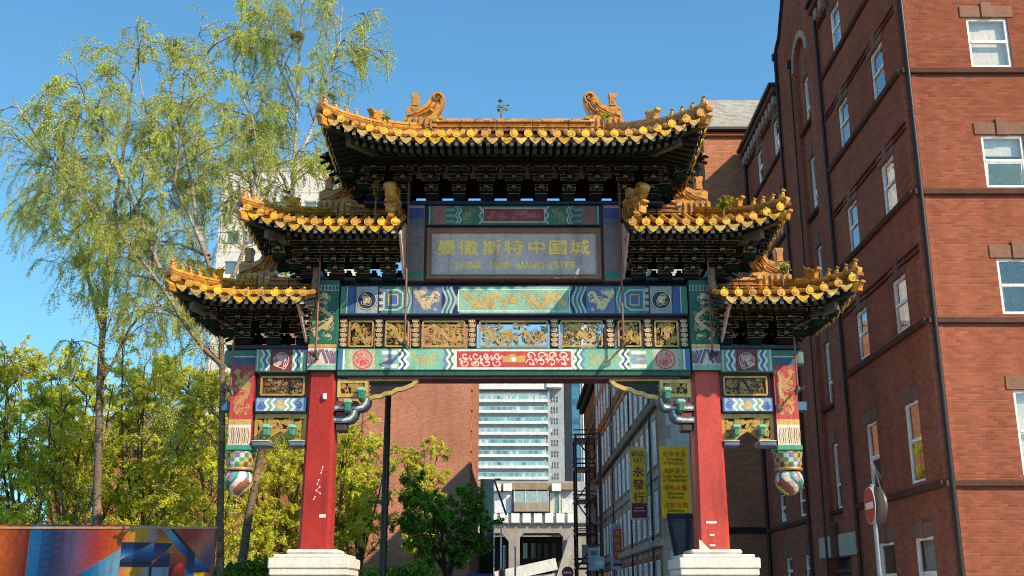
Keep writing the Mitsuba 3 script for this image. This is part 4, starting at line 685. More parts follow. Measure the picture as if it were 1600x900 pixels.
        for DD in ((D, a, b),):
            D.add('painted_panel', sbox(a, 7.2, b, 7.42), (.06, .10, .2), 1); D.add('teal_band', sbox(a, 7.44, b, 7.6), TEALD, 1); D.add('white_line', sbox(a, 7.42, b, 7.45), (.5, .55, .55), 2)
            D.add('red_ground', sbox(a, 5.84, b, 7.2), (.42, .05, .05), 1); D.add('gold_dragon', dragon(a + .04, b - .04, 5.9, 7.15, 33, True, 1.2, .03).union(curls(a + .03, b - .03, 5.9, 7.15, 16, 3, .016)), (.55, .32, .12), 2, 'gilt')
            D.add('gold_band', sbox(a, 5.7, b, 5.84), GOLD, 1, 'gilt'); D.add('pale_ground', sbox(a, 5.2, b, 5.7), (.66, .62, .58), 1)
            for c0, off in (((.5, .12, .1), 0), ((.55, .38, .1), .045), ((.05, .2, .16), .09)):
                D.add('petal_stripes', union_all([LineString([(a + .06 + off + .14 * i, 5.24), (a + .04 + off + .14 * i, 5.45), (a + .08 + off + .14 * i, 5.62)]).buffer(.014) for i in range(4)]).intersection(sbox(a, 5.2, b, 5.7)), c0, 2)
        put(f'{k}__red_side', M().box(cx + .281, cx + .287, .13, .67, 5.85, 7.2, (.45, .06, .06)), 'paint', False, m)
        put(f'{k}__pale_side', M().box(cx + .281, cx + .287, .13, .67, 5.2, 5.84, (.6, .52, .42)), 'paint', False, m)
        put(f'{k}__green_collar', M().box(cx - .33, cx + .31, .07, .73, 5.06, 5.19, (.03, .3, .17), .02), 'paint', False, m)
        n = 24; prof = [(.001, 3.98), (.1, 3.99), (.22, 4.06), (.31, 4.18), (.35, 4.32), (.33, 4.46), (.27, 4.56)]
        body = M(); body.lathe(prof, 0, 0, (.5, .4, .2), 32); v, f, c = body.arr(); cols = [(.05, .28, .18), (.62, .40, .08), (.1, .11, .1), (.35, .1, .06), (.55, .55, .5), (.10, .1, .08)]
        sub = trimesh.Trimesh(v, f, process=False).subdivide().subdivide(); up = [(.10, .26, .48), (.70, .68, .62), (.70, .68, .62), (.08, .30, .22), (.12, .28, .50), (.55, .12, .08), (.70, .68, .62)]
        def bud(p):
            a = np.arctan2(p[:, 1], p[:, 0]) / (2 * np.pi); c = np.array(cols)[((a * 12 + (p[:, 2] - 4.0) * 6) % 6).astype(int)]; t = p[:, 2] > 4.34 + .05 * np.cos(a * 50); c[t] = np.array(up)[((a * 21 + p[:, 2] * 2) % 7).astype(int)][t]; return c
        put(f'{k}__lotus_bud', M().flat(sub.vertices, sub.faces, bud), 'gloss', 60, m @ mat(o=(cx, .4, 0)))
        put(f'{k}__rope_moulding', M().tube([(cx + .31 * math.cos(t), .4 + .31 * math.sin(t), 4.62) for t in np.linspace(0, 2 * np.pi, 25)], .045, (.5, .3, .1), 6, False), 'gilt', 60, m)
        cl = M(); rr = [(.29, 4.66), (.33, 4.72), (.34, 4.85), (.36, 5.0), (.37, 5.045)]; cl.lathe(rr, cx, .4, (.4, .26, .09), n); v, f, c = cl.arr(); a_ = np.arctan2(v[:, 1] - .4, v[:, 0] - cx); sub = trimesh.Trimesh(v, np.asarray(f), process=False).subdivide().subdivide(); pc = np.array([(.5, .3, .08), (.04, .26, .18), (.55, .5, .4), (.12, .2, .42), (.45, .3, .08), (.1, .09, .08)])
        put(f'{k}__collar', M().flat(sub.vertices, sub.faces, lambda p: pc[((np.arctan2(p[:, 1] - .4, p[:, 0] - cx) / (2 * np.pi) * 18 + np.floor(p[:, 2] * 9)) % 6).astype(int)]), 'gloss', 60, m)
        ap('beam_end', M().box(cx + .3, cx + .52, .2, .6, 6.08, 6.3, (.04, .13, .25), .01), mtx=m); ap('beam_end', M().box(cx + .28, cx + .5, .05, .75, 7.22, 7.62, (.08, .2, .17), .05), mtx=m)
def spandrels():
    for s in B2:
        m = AS(s); y = .12
        k = ap('spandrel_bracket', prism(frame(3.68, 4.46, 6.4, 6.855, .09), .16, GOLD), 'gilt', mtx=m @ FRONT(y + .16, 0))
        lab(k, f"gilt fretwork bracket under the beam beside the {'left' if s < 0 else 'right'} pillar")
        g = curls(3.74, 4.4, 6.42, 6.84, 46, 17, .015, (.03, .07)).intersection(sbox(3.75, 6.47, 4.39, 6.79)); put(f'{k}__scrollwork', prism(g, .08, (.42, .26, .07)), 'gilt', False, m @ FRONT(y + .1, 0))
        put(f'{k}__back_board', M().box(3.76, 4.38, y + .11, y + .14, 6.48, 6.78, (.10, .05, .02)), 'paint', False, m)
        lo = [(3.68, 6.36), (3.52, 6.42), (3.36, 6.43), (3.24, 6.5), (3.08, 6.52), (2.96, 6.6), (2.8, 6.62), (2.66, 6.68), (2.56, 6.72), (2.46, 6.84)]
        wing = Polygon([(3.68, 6.855)] + lo + [(2.44, 6.855)])
        put(f'{k}__gilt_edge', prism(LineString(lo).buffer(.05, 4).union(LineString([(3.68, 6.84), (2.46, 6.84)]).buffer(.016)), .14, (.56, .36, .11)), 'gilt', 40, m @ FRONT(y + .14, 0))
        mesh = [LineString([(2.5 + .075 * i, 6.2), (2.5 + .075 * i + .5, 6.9)]).buffer(.01) for i in range(-6, 18)] + [LineString([(2.5 + .075 * i, 6.9), (2.5 + .075 * i + .5, 6.2)]).buffer(.01) for i in range(-6, 18)]
        put(f'{k}__wire_mesh', prism(union_all(mesh).intersection(wing), .02, (.035, .035, .03)), 'paint', False, m @ FRONT(y + .12, 0))
        put(f'{k}__wing_board', prism(wing.buffer(-.03), .02, (.035, .028, .02)), 'paint', False, m @ FRONT(y + .2, 0))
        for x, z in ((3.83, 6.42), (4.16, 6.12)):
            put(f'{k}__boss', M().box(x - .085, x + .085, -.16, .3, z - .13, z + .11, (.03, .17, .12), .04).box(x - .11, x + .11, -.2, .25, z + .07, z + .19, (.18, .45, .35), .04), 'paint', 35, m)
        for x0, z in ((3.72, 6.13), (4.02, 5.83)):
            arc = [(4.47, z), (x0 + .22, z), (x0 + .08, z + .03), (x0, z + .12), (x0 - .02, z + .22)]
            put(f'{k}__bracket_arm', prism(LineString(arc).buffer(.075, 4), .5, (.09, .13, .2)), 'paint', 40, m @ FRONT(.6, 0))
            put(f'{k}__arm_stripe', prism(LineString(arc).buffer(.028, 4), .012, (.58, .6, .6)), 'paint', False, m @ FRONT(.1, 0))
        for z in (6.26, 5.97): put(f'{k}__red_block', M().box(3.95 if z > 6.1 else 4.2, 4.47, .16, .55, z - .05, z + .05, (.22, .03, .03)), 'paint', False, m)
        put(f'{k}__bearer', M().box(4.2, 4.47, .16, .6, 5.56, 5.75, (.06, .04, .03), .02), 'paint', False, m)
beam_upper(); beam_lower(); panel_row(); pillars(); name_board(); side_bays(); spandrels()
# ------------------------------------------------------------------ tiled roofs of the archway
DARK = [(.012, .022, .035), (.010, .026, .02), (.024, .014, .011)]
EDGE = (.30, .22, .13)
def dougong(tiers, step, dz, w=1.0, seed=0):
    m = M()
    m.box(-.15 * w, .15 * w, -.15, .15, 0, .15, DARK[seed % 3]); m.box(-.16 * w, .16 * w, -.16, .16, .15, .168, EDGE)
    for k in range(1, tiers + 1):
        z = .17 + (k - 1) * dz; o = k * step; c = DARK[(k + seed) % 3]; c2 = DARK[(k + 1 + seed) % 3]
        m.box(-.05, .05, -o - .14, .3, z, z + dz * .62, c); m.box(-.052, .052, -o - .145, -o - .13, z - .002, z + dz * .62, EDGE)
        m.bar((0, -o - .1, z + .03), (0, -o - .26, z - .05), .07, .06, c2)
        for j in ((0, k) if k < tiers else (0, k - 1, k)):
            L = (.11 + .06 * k) * w * (1 if j == k else .8); y = -j * step
            m.box(-L, L, y - .045, y + .045, z + .004 * j, z + dz * .58, c2 if j % 2 else c)
            if j == k or k == tiers:
                m.box(-L, L, y - .05, y - .046, z + dz * .5, z + dz * .58, EDGE); m.box(-L, L, y - .049, y - .0455, z - .004 + .004 * j, z + .014, EDGE)
                for sx in B2: m.box(*sorted((sx * (L - .018), sx * L)), y - .049, y - .0455, z + .016, z + dz * .49, EDGE)
                for x in (-L + .05, 0, L - .05): m.box(x - .055, x + .055, y - .06, y + .06, z + dz * .6, z + dz * .95, DARK[(k + j + 2) % 3]); m.box(x - .06, x + .06, y - .065, y + .065, z + dz * .95, z + dz * 1.0, EDGE)
    return m
def chiwen(col=ORANGE, dk=ORANGED):
    """Ridge-end dragon: mouth on the ridge, curled tail and a stump, about 0.95 m tall, centred on x."""
    m = M(); pts = lambda p: [((a - 400) / 709, (720 - b) / 709) for a, b in p]
    body = Polygon(pts([(110, 720), (110, 500), (150, 480), (140, 340), (215, 300), (345, 315), (470, 262), (540, 130), (620, 66), (705, 66), (765, 120), (772, 215), (720, 340), (640, 440), (660, 462), (750, 470), (752, 515), (650, 535), (660, 560), (650, 720)]))
    col_ = Polygon(pts([(222, 300), (232, 180), (212, 110), (215, 82), (350, 82), (352, 110), (335, 180), (340, 300)]))
    cx, cz = pts([(655, 172)])[0]; curl = LineString(spiral(cx, cz, .135, 1.2, -.9, 1, 26)).buffer(.03, 4)
    for g, t, c in ((body, .26, col), (col_, .24, col), (curl, .34, col)):
        for q in polys(g.buffer(-.012).simplify(.004)):
            e = extrude_polygon(q, t, engine='earcut'); v, f = xf(e.vertices, e.faces, FRONT(t / 2, 0)); m.add(v, f, c)
        for q in polys(g.simplify(.004)):
            e = extrude_polygon(q, t - .06, engine='earcut'); v, f = xf(e.vertices, e.faces, FRONT(t / 2 - .03, 0)); m.add(v, f, c)
    for sy in B2:
        y = sy * .155
        for i in range(4):   # mane ridges on the flank
            p = pts([(170 + 85 * i, 478), (370 + 70 * i, 425 - 6 * i), (520 + 45 * i, 330), (575 + 38 * i, 235)]); m.tube([(a, y - sy * .02, b) for a, b in p], [.014, .028, .026, .01], col if i % 2 else dk, 6)
        for i in range(5):   # upright folds at the foot
            p = pts([(180 + 95 * i, 700), (170 + 95 * i, 600), (185 + 95 * i, 510)]); m.tube([(a, y, b) for a, b in p], [.03, .024, .012], dk if i % 2 else (.42, .18, .02), 6)
        m.tube([(a, sy * .165, b) for a, b in spiral(cx, cz, .095, 1.0, -.9, 1, 18)], .02, dk, 6)
        a, b = pts([(560, 400)])[0]; s = trimesh.creation.icosphere(1, .05); m.add(s.vertices + (a, y, b), s.faces, col)
        for i in range(4): a, b = pts([(600 + 22 * i, 540)])[0]; m.bar((a, y, b), (a, y, b - .05), .025, .02, (.7, .5, .25))
    return m
def beast(h=.3, col=ORANGE):
    m = M(); f = trimesh.creation.icosphere(1, 1.0)
    for (x, y, z), r in (((0, 0, .22), (.30, .24, .26)), ((.08, 0, .5), (.2, .18, .28)), ((.17, 0, .82), (.2, .15, .15)), ((.34, 0, .78), (.12, .1, .08)), ((-.24, 0, .42), (.08, .08, .3)), ((.12, .12, .97), (.05, .04, .09)), ((.12, -.12, .97), (.05, .04, .09)), ((.22, .1, .16), (.07, .07, .2)), ((.22, -.1, .16), (.07, .07, .2))):
        m.add(f.vertices * np.array(r) * h + np.array((x, y, z)) * h, f.faces, col)
    return m
def ridge_head(h=.34, col=ORANGE):
    """Broad horned head that sits across the hip ridge."""
    m = M(); g = Polygon([(-.5, 0), (.42, 0), (.5, .35), (.62, .55), (.8, .6), (.78, .78), (.45, .74), (.1, .7), (-.2, .78), (-.62, .95), (-.66, .8), (-.5, .5)])
    for t, b in ((.5, -.03), (.4, 0)):
        for q in polys(g.buffer(b)): e = extrude_polygon(q, t, engine='earcut'); v, f = xf(e.vertices, e.faces, FRONT(t / 2, 0)); m.add(v * h, f, col)
    s = trimesh.creation.icosphere(1, .09)
    for sy in B2: m.add((s.vertices + (.35, sy * .24, .55)) * h, s.faces, YELLOW); m.tube(np.array([(-.1, sy * .2, .7), (-.4, sy * .26, .95), (-.55, sy * .26, 1.15)]) * h, [.07 * h, .05 * h, .02 * h], col, 6)
    return m
CAPV = M().lathe([(.001, 0), (.062, 0), (.07, .012), (.09, .012), (.103, -.004), (.105, .06), (.001, .06)], 0, 0, (1, 1, 1), 14)
def tile_cap(p, d, col):
    """Round end tile with a raised rim and nail knob; p centre, d outward direction in plan."""
    m = M(); v, f, _ = CAPV.arr(); x = np.array([-d[1], d[0], 0.0]); m.merge(M().add(v, f, col), mat(x, (0, 0, 1), (-d[0], -d[1], 0), p))
    if trimesh.Trimesh(*xf(v, f, mat(x, (0, 0, 1), (-d[0], -d[1], 0), p)), process=False).volume < 0: m.f = [q[:, ::-1] for q in m.f]
    s = trimesh.creation.icosphere(1, .034); return m.add(s.vertices + np.array(p) + (-d[0] * .1, -d[1] * .1, .125), s.faces, col)
def drip_tile(p, d, col, w=.15):
    g = Polygon([(-w, .03), (-w * .6, -.012), (0, -.03), (w * .6, -.012), (w, .03), (w * .92, -.05), (w * .5, -.12), (0, -.175), (-w * .5, -.12), (-w * .92, -.05)])
    x = np.array([-d[1], d[0], 0.0]); u = np.array([d[0] * .25, d[1] * .25, .97]); n = np.cross(x, u); m = prism(g, .03, col); v, f, c = m.arr(); v, f = xf(v, f, mat(x, u, n, p))
    return M().add(v, f, c)
def roof(name, label, mtx, xl, xr, hl, hr, ze, ye, zr, rxl, rxr, base, bx, tiers, step, dz, lift=.5, LC=1.9, seed=0, cornerbase=None, ridge_h=.36):
    R = ap(name, M().box(rxl, rxr, .15, .65, zr - .32, zr - .26, ORANGED), 'glaze', mtx=mtx); lab(R, label)
    g = np.random.default_rng(seed + 40); yr, yb = .4, 1.9
    def q(n, m, bsdf='paint', smooth=False): return put(f'{R}__{n}', m, bsdf, smooth, mtx)
    def cf(x): return (max(0, 1 - (xr - x) / LC) ** 2 if hr else 0) + (max(0, 1 - (x - xl) / LC) ** 2 if hl else 0)
    def cs(y): return max(0, 1 - (y - ye) / LC) ** 2
    def E(x, back=False):
        c = cf(x); return np.array([x, yb, zr - (zr - ze) * (yb - yr) / (yr - ye)]) if back else np.array([x, ye - .14 * c, ze + lift * c])
    def hz(t): return ze + lift * (1 - t) ** 2 + (zr - ze) * t
    def top(x):
        t = 1.0
        if hr and x > rxr: t = (xr - x) / (xr - rxr)
        if hl and x < rxl: t = (x - xl) / (rxl - xl)
        return np.array([x, ye + (yr - ye) * t, hz(t)])
    def side(y, sgn):
        X = xr if sgn > 0 else xl; rx = rxr if sgn > 0 else rxl; t = 1 - abs(y - yr) / (yr - ye); c = cs(y)
        return np.array([X + sgn * .14 * c, y, ze + lift * c]), np.array([X + (rx - X) * t, y, hz(t)])
    def line(a, b, n=5): t = np.linspace(0, 1, n)[:, None]; p = a + (b - a) * t; p[:, 2] -= .05 * np.sin(t[:, 0] * np.pi) * min(1, np.linalg.norm(b - a)); return p
    def deck(pairs, col, th=.07):
        m = M(); n, k = len(pairs), 5; up = np.array([line(a, b, k) for a, b in pairs]); lo = up - (0, 0, th); v = np.vstack([up.reshape(-1, 3), lo.reshape(-1, 3)]); N = n * k
        i, j = np.meshgrid(np.arange(n - 1), np.arange(k - 1), indexing='ij'); A_ = np.stack([i * k + j, (i + 1) * k + j, (i + 1) * k + j + 1, i * k + j + 1], -1).reshape(-1, 4)
        rim = [x for i in range(n - 1) for x in ([i * k, i * k + N, (i + 1) * k + N, (i + 1) * k], [i * k + k - 1, (i + 1) * k + k - 1, (i + 1) * k + k - 1 + N, i * k + k - 1 + N])] + [x for j in range(k - 1) for x in ([j, j + 1, j + 1 + N, j + N], [N - k + j, N - k + j + N, N - k + j + 1 + N, N - k + j + 1])]
        f = np.vstack([A_, (A_ + N)[:, ::-1], rim]); up_n = np.cross(up[1, 0] - up[0, 0], up[0, 1] - up[0, 0])[2]
        m.add(v, f if up_n > 0 else f[:, ::-1], col); return m
    xs = np.linspace(xl + .06, xr - .06, max(2, int(round((xr - xl) / .345)) + 1)) + .0
    dense = np.unique(np.concatenate([np.linspace(xl, xr, 25), [rxl, rxr]]))
    q('roof_deck', deck([(E(x) - (0, 0, .02), top(x) - (0, 0, .02)) for x in dense], (.06, .022, .012)))
    q('rear_deck', deck([(E(x, True), np.array([x, .8 - top(x)[1], top(x)[2]])) for x in dense[::-1] if .8 - top(x)[1] < yb - .03], (.5, .2, .04)), 'glaze')
    glz = lambda: np.array(random.choice((YELLOW, YELLOW, (.76, .40, .035), (.66, .33, .04)))) * g.uniform(.85, 1.1)
    def rowset(pts, d, cappts, capcol=None):
        for (a, b) in pts:
            if np.linalg.norm(b - a) > .12: q('tile_row', M().tube(line(a, b, 4) + (0, 0, .045), .075, np.array(ORANGE) * g.uniform(.8, 1.25), 7), 'glaze', 50)
            q('tile_cap', tile_cap(a + np.array([d[0] * .075, d[1] * .075, .04]), d, glz()), 'glaze', 40)
        for p in cappts: q('drip_tile', drip_tile(p + np.array([d[0] * .03, d[1] * .03, -.045]), d, np.array(YELLOWP if g.random() < .55 else YELLOW) * g.uniform(.8, 1.05)), 'glaze')
    mids = (xs[1:] + xs[:-1]) / 2
    rowset([(E(x), top(x)) for x in xs], (0, -1), [E(x) for x in mids])
    rear = M()
    for x in xs:
        e, t = E(x, True), top(x)
        if .8 - t[1] < yb - .1: rear.tube([e + (0, 0, .045), (x, .8 - t[1], t[2] + .045)], .075, ORANGE, 6)
    q('rear_tiles', rear, 'glaze')
    ysd = np.linspace(ye + .2, yb - .2, int(round((yb - ye) / .36)))
    for on, sgn in ((hr, 1), (hl, -1)):
        if not on: continue
        ds = np.unique(np.concatenate([np.linspace(ye, yb, 17), [yr]]))[::sgn]
        q('side_deck', deck([tuple(w - (0, 0, .02) for w in side(y, sgn)) for y in ds], (.05, .02, .012)))
        rowset([side(y, sgn) for y in ysd], (sgn, 0), [side(y, sgn)[0] for y in (ysd[1:] + ysd[:-1]) / 2])
    # eaves: fascia, two rows of rafters
    for n, (zz, w, hh, col) in enumerate(((-.085, .05, .05, (.30, .12, .10)),)):
        m = M(); pp = [E(x) + (0, .05, zz) for x in dense]
        for a, b in zip(pp[:-1], pp[1:]): m.bar(a, b, w, hh, col)
        q('eave_board', m)
    sl = .30
    for x in np.arange(xl + .12, xr - .05, .19):
        a = E(x); t = top(x); L = min(1.5, max(.15, t[1] - a[1] - .15))
        p0 = a + (0, .09, -.17); p1 = p0 + (0, L, sl * L - (a[2] - ze) * .5 * min(1, L / 1.2))
        m = M().bar(p0, p1, .085, .085, (.025, .05, .045)).box(x - .045, x + .045, p0[1] - .012, p0[1] - .002, p0[2] - .045, p0[2] + .045, (.45, .44, .38) if g.random() < .8 else (.2, .28, .25)); q('rafter', m)
        if t[1] - a[1] > .95:
            p0 = a + (0, .6, -.31 + sl * .6 - (a[2] - ze) * .3); p1 = p0 + (0, min(1.2, t[1] - p0[1] - .1), sl * min(1.2, t[1] - p0[1] - .1))
            q('lower_rafter', M().bar(p0, p1, .1, .1, (.03, .04, .03)).box(x - .05, x + .05, p0[1] - .012, p0[1] - .002, p0[2] - .05, p0[2] + .05, (.10, .10, .075)))
    for on, sgn in ((hr, 1), (hl, -1)):
        if not on: continue
        for y in np.arange(ye + .3, yb - .2, .2):
            a, t = side(y, sgn); L = max(.15, min(1.3, abs(t[0] - a[0]) - .15)); p0 = a + (-sgn * .09, 0, -.17); p1 = p0 + (-sgn * L, 0, sl * L - (a[2] - ze) * .5 * min(1, L / 1.2))
            q('rafter', M().bar(p0, p1, .085, .085, (.006, .014, .01)).box(*sorted((p0[0] + sgn * .002, p0[0] + sgn * .012)), y - .045, y + .045, p0[2] - .045, p0[2] + .045, (.5, .52, .42)))
        y0 = ye + .75; z = ze - .36
        q('purlin', M().box(*sorted((bx[1] * 1 if sgn > 0 else bx[0], (bx[1] if sgn > 0 else bx[0]) + sgn * .9)), .3, .42, z, z + .1, DARK[0]))
        C = np.array([xr if sgn > 0 else xl, ye - .1, ze + lift]); inn = np.array([rxr if sgn > 0 else rxl, yr, zr - .5]); dd = inn - C
        q('corner_beam', M().bar(C + dd * .03 + (0, 0, -.24), C + dd * .7 + (0, 0, -.42), .17, .2, (.02, .03, .025)).bar(C + dd * .22 + (0, 0, -.5), C + dd * .75 + (0, 0, -.62), .16, .2, (.10, .10, .07)))
        bs = M(); v, f, c = ridge_head(.30, np.array(ORANGE)).arr(); an = math.degrees(math.atan2(C[1] - inn[1], C[0] - inn[0])); v, f = xf(v, f, rotz(an, C + (sgn * .02, -.02, -.32))); q('corner_cap', M().add(v, f, c), 'glaze', 40)
    # purlin and bracket sets
    zp = ze - .2; q('purlin', M().box(bx[0] - .1, bx[1] + .1, ye + .95, ye + 1.07, zp, zp + .06, (.012, .011, .009)), 'stone'); q('purlin', M().box(bx[0] - .1, bx[1] + .1, ye + 1.2, ye + 1.3, zp - .02, zp + .06, (.012, .012, .009)), 'stone')
    xb = np.linspace(bx[0], bx[1], bx[2]); q('bracket_beam', M().box(bx[0] - .1, bx[1] + .1, .3, .5, base + ({'main_roof': .26, 'middle_roof': .46}.get(name, .42)), base + .75, (.02, .018, .016)), 'stone')
    for i, x in enumerate(xb):
        last = (hr and i == len(xb) - 1) or (hl and i == 0)
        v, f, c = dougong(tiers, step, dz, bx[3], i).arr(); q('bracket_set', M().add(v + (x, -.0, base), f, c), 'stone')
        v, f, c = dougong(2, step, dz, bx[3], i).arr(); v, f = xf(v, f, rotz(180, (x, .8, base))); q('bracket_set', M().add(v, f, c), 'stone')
    for on, sgn, x in ((hr, 1, xb[-1]), (hl, -1, xb[0])):
        if not on: continue
        for y in (.1, .7): v, f, c = dougong(tiers, step * .62, dz, bx[3] * .7, 1).arr(); v, f = xf(v, f, rotz(90 * sgn, (x + sgn * .1, y, base))); q('bracket_set', M().add(v, f, c), 'stone')
        v, f, c = dougong(tiers, step * .95, dz, bx[3] * .5, 2).arr(); v, f = xf(v, f, rotz(45 * sgn, (x + sgn * .12, .05, base + .004))); q('corner_bracket_set', M().add(v, f, c), 'stone')
        for e_, tt in ((.42, tiers - 1), (.85, tiers - 2)):
            for an_ in (0, 90): v, f, c = dougong(tt, step * .5, dz, bx[3] * .75, 1).arr(); v, f = xf(v, f, rotz(an_ * sgn, (x + sgn * e_ * .8, .1 - e_, base + (tiers - tt) * dz))); q('corner_bracket_set', M().add(v, f, c), 'stone')
    # ridge in lengths, with stepped mouldings
    n = max(1, int(round((rxr - rxl) / .95))); e = np.linspace(rxl, rxr, n + 1)
    for a, b in zip(e[:-1], e[1:]):
        m = M(); h = ridge_h; k = g.uniform(.9, 1.1)
        for w, z0, z1, c in ((.19, -.1, .16, ORANGED), (.23, .16, .27, ORANGE), (.15, .27, .62, ORANGED), (.2, .62, .8, ORANGE), (.13, .8, 1.0, (.66, .30, .05))): m.box(a + .006, b - .006, yr - w, yr + w, zr + h * z0, zr + h * z1, np.array(c) * k, .015)
        q('ridge_tile', m, 'glaze')
    for on, sgn in ((hr, 1), (hl, -1)):
        if not on: continue
        rx, X = (rxr, xr) if sgn > 0 else (rxl, xl)
        hp = lambda t: np.array([X + (rx - X) * t + sgn * .1 * (1 - t) ** 3, ye + (yr - ye) * t - .12 * (1 - t) ** 3, hz(t) + .03 + .05 * (1 - t) ** 5])
        ts = np.linspace(-.02, 1, 12)
        for i in range(11):
            a, b = hp(ts[i]), hp(ts[i + 1]); h = .10 if ts[i] < .5 else .15; k = g.uniform(.85, 1.1)
            m = M().bar(a + (0, 0, .03), b + (0, 0, .03), .22, .09, np.array(ORANGED) * k * 1.2).bar(a + (0, 0, .05 + h * .55), b + (0, 0, .05 + h * .55), .13, h * .6, np.array(ORANGE) * k).bar(a + (0, 0, .07 + h * .95), b + (0, 0, .07 + h * .95), .17, .06, np.array((.66, .32, .05)) * k); q('hip_ridge_tile', m, 'glaze')
        d = hp(0) - hp(.3); an = math.degrees(math.atan2(d[1], d[0]))
        for t, s, fn in ((.03, .27, beast), (.12, .22, beast), (.21, .22, beast), (.30, .22, beast), (.48, .33, ridge_head)):
            o = hp(t) + (0, 0, .17 if t < .45 else .2); v, f, c = fn(s, np.array(ORANGE) * g.uniform(.85, 1.2)).arr(); v, f = xf(v, f, rotz(an + (g.uniform(-12, 12) if fn is beast else 0), o)); q('ridge_beast' if fn is beast else 'ridge_head', M().add(v, f, c), 'glaze', 40)
        v, f, c = chiwen().arr(); v, f = xf(v, f, mat((-sgn, 0, 0), o=(rx + sgn * .06, yr, zr - .04)) @ np.diag([.34 * ridge_h + 1.05, 1.5, .34 * ridge_h + 1.16, 1])); kk = q('ridge_dragon', M().add(v, f, c), 'glaze', 30); lab(kk, f'curled glazed dragon at one end of the ridge')
    return R, q
def roofs():
    roof('main_roof', 'top tiled roof over the name board with a dragon at each ridge end', A, -4.55, 4.55, True, True, 12.24, -2.8, 13.74, -2.45, 2.45, 11.6, (-3.6, 3.6, 11, 1.0), 5, .31, .16, .52, 2.2, 1)
    for s in B2:
        m = AS(s); t = 'left' if s < 0 else 'right'
        R, q = roof('middle_roof', f'middle tier tiled roof on the {t} of the name board', m, 2.84, 6.55, False, True, 10.33, -1.85, 11.32, 2.86, 4.7, 9.42, (3.22, 5.25, 4, 1.2), 4, .25, .165, .36, 1.8, 2 + s, ridge_h=.3)
        q('end_board', prism(Polygon([(-1.5, 10.2), (-.95, 9.9), (-.5, 9.62), (-.05, 9.43), (.7, 9.43), (.7, 10.9), (-.3, 10.9)]), .05, PINK).__class__().add(*xf(*prism(Polygon([(-1.5, 10.2), (-.95, 9.9), (-.5, 9.62), (-.05, 9.43), (.7, 9.43), (.7, 10.9), (-.3, 10.9)]), .05, PINK).arr()[:2], mat((0, 1, 0), (0, 0, 1), (1, 0, 0), (2.805, 0, 0))), PINK))
        v, f, c = chiwen().arr(); v, f = xf(v * (.9, .9, .85), f, rotz(-55 if s > 0 else -80, (3.06, -.95, 10.86))); q('ridge_dragon', M().add(v, f, c), 'glaze', 30)
        q('hip_ridge_tile', M().bar((3.06, -1.5, 10.55), (3.06, .3, 11.45), .2, .2, ORANGED).bar((3.06, -1.5, 10.68), (3.06, .3, 11.58), .14, .1, ORANGE), 'glaze')
        R, q = roof('lower_roof', f'lowest tier tiled roof at the {t} end of the gateway', m, 4.98, 8.16, False, True, 8.54, -1.85, 9.3, 5.0, 6.72, 7.72, (5.35, 6.85, 3, 1.15), 4, .24, .15, .36, 1.7, 5 + s, ridge_h=.3)
        q('end_board', M().add(*xf(*prism(Polygon([(-1.5, 8.4), (-.95, 8.15), (-.5, 7.9), (-.1, 7.73), (-.1, 9.0), (-.5, 9.0)]), .05, PINK).arr()[:2], mat((0, 1, 0), (0, 0, 1), (1, 0, 0), (5.232, 0, 0))), PINK))
        q('end_post', M().box(5.0, 5.16, -.3, .9, 9.0, 9.72, ORANGED, .02), 'glaze')
        ap('bracket_plate', M().box(2.81, 5.6, -.07, .87, 9.425, 9.5, BLUED, .008), mtx=m)
        for x, z0, z1, y in ((2.74, 7.62, 12.1, -.42), (4.95, 7.35, 10.0, -.45), (7.05, 6.5, 8.35, -.3)):
            k = ap('rod', M().tube([(x, y, z0), (x, y, z1)], .028, (.22, .09, .07), 8), 'paint', 60, m)
            b = M().tube([(x, y + .3, z0 + .03), (x, y, z0 - .02)], .03, (.03, .04, .035)).tube([(x, y, z0 + .1), (x - .05, y - .1, z0 - .05), (x - .1, y - .12, z0 - .15)], [.05, .06, .015], (.04, .045, .035), 6).tube([(x, y, z0 + .05), (x + .1, y - .05, z0 + .02), (x + .15, y - .1, z0 + .09)], [.04, .05, .012], (.05, .04, .03), 6)
            sp = trimesh.creation.icosphere(1, .075); b.add(sp.vertices * (1, 1, 1.2) + (x, y - .03, z0 + .02), sp.faces, (.05, .035, .03)); put(f'{k}__claw', b, 'paint', 40, m)
roofs()
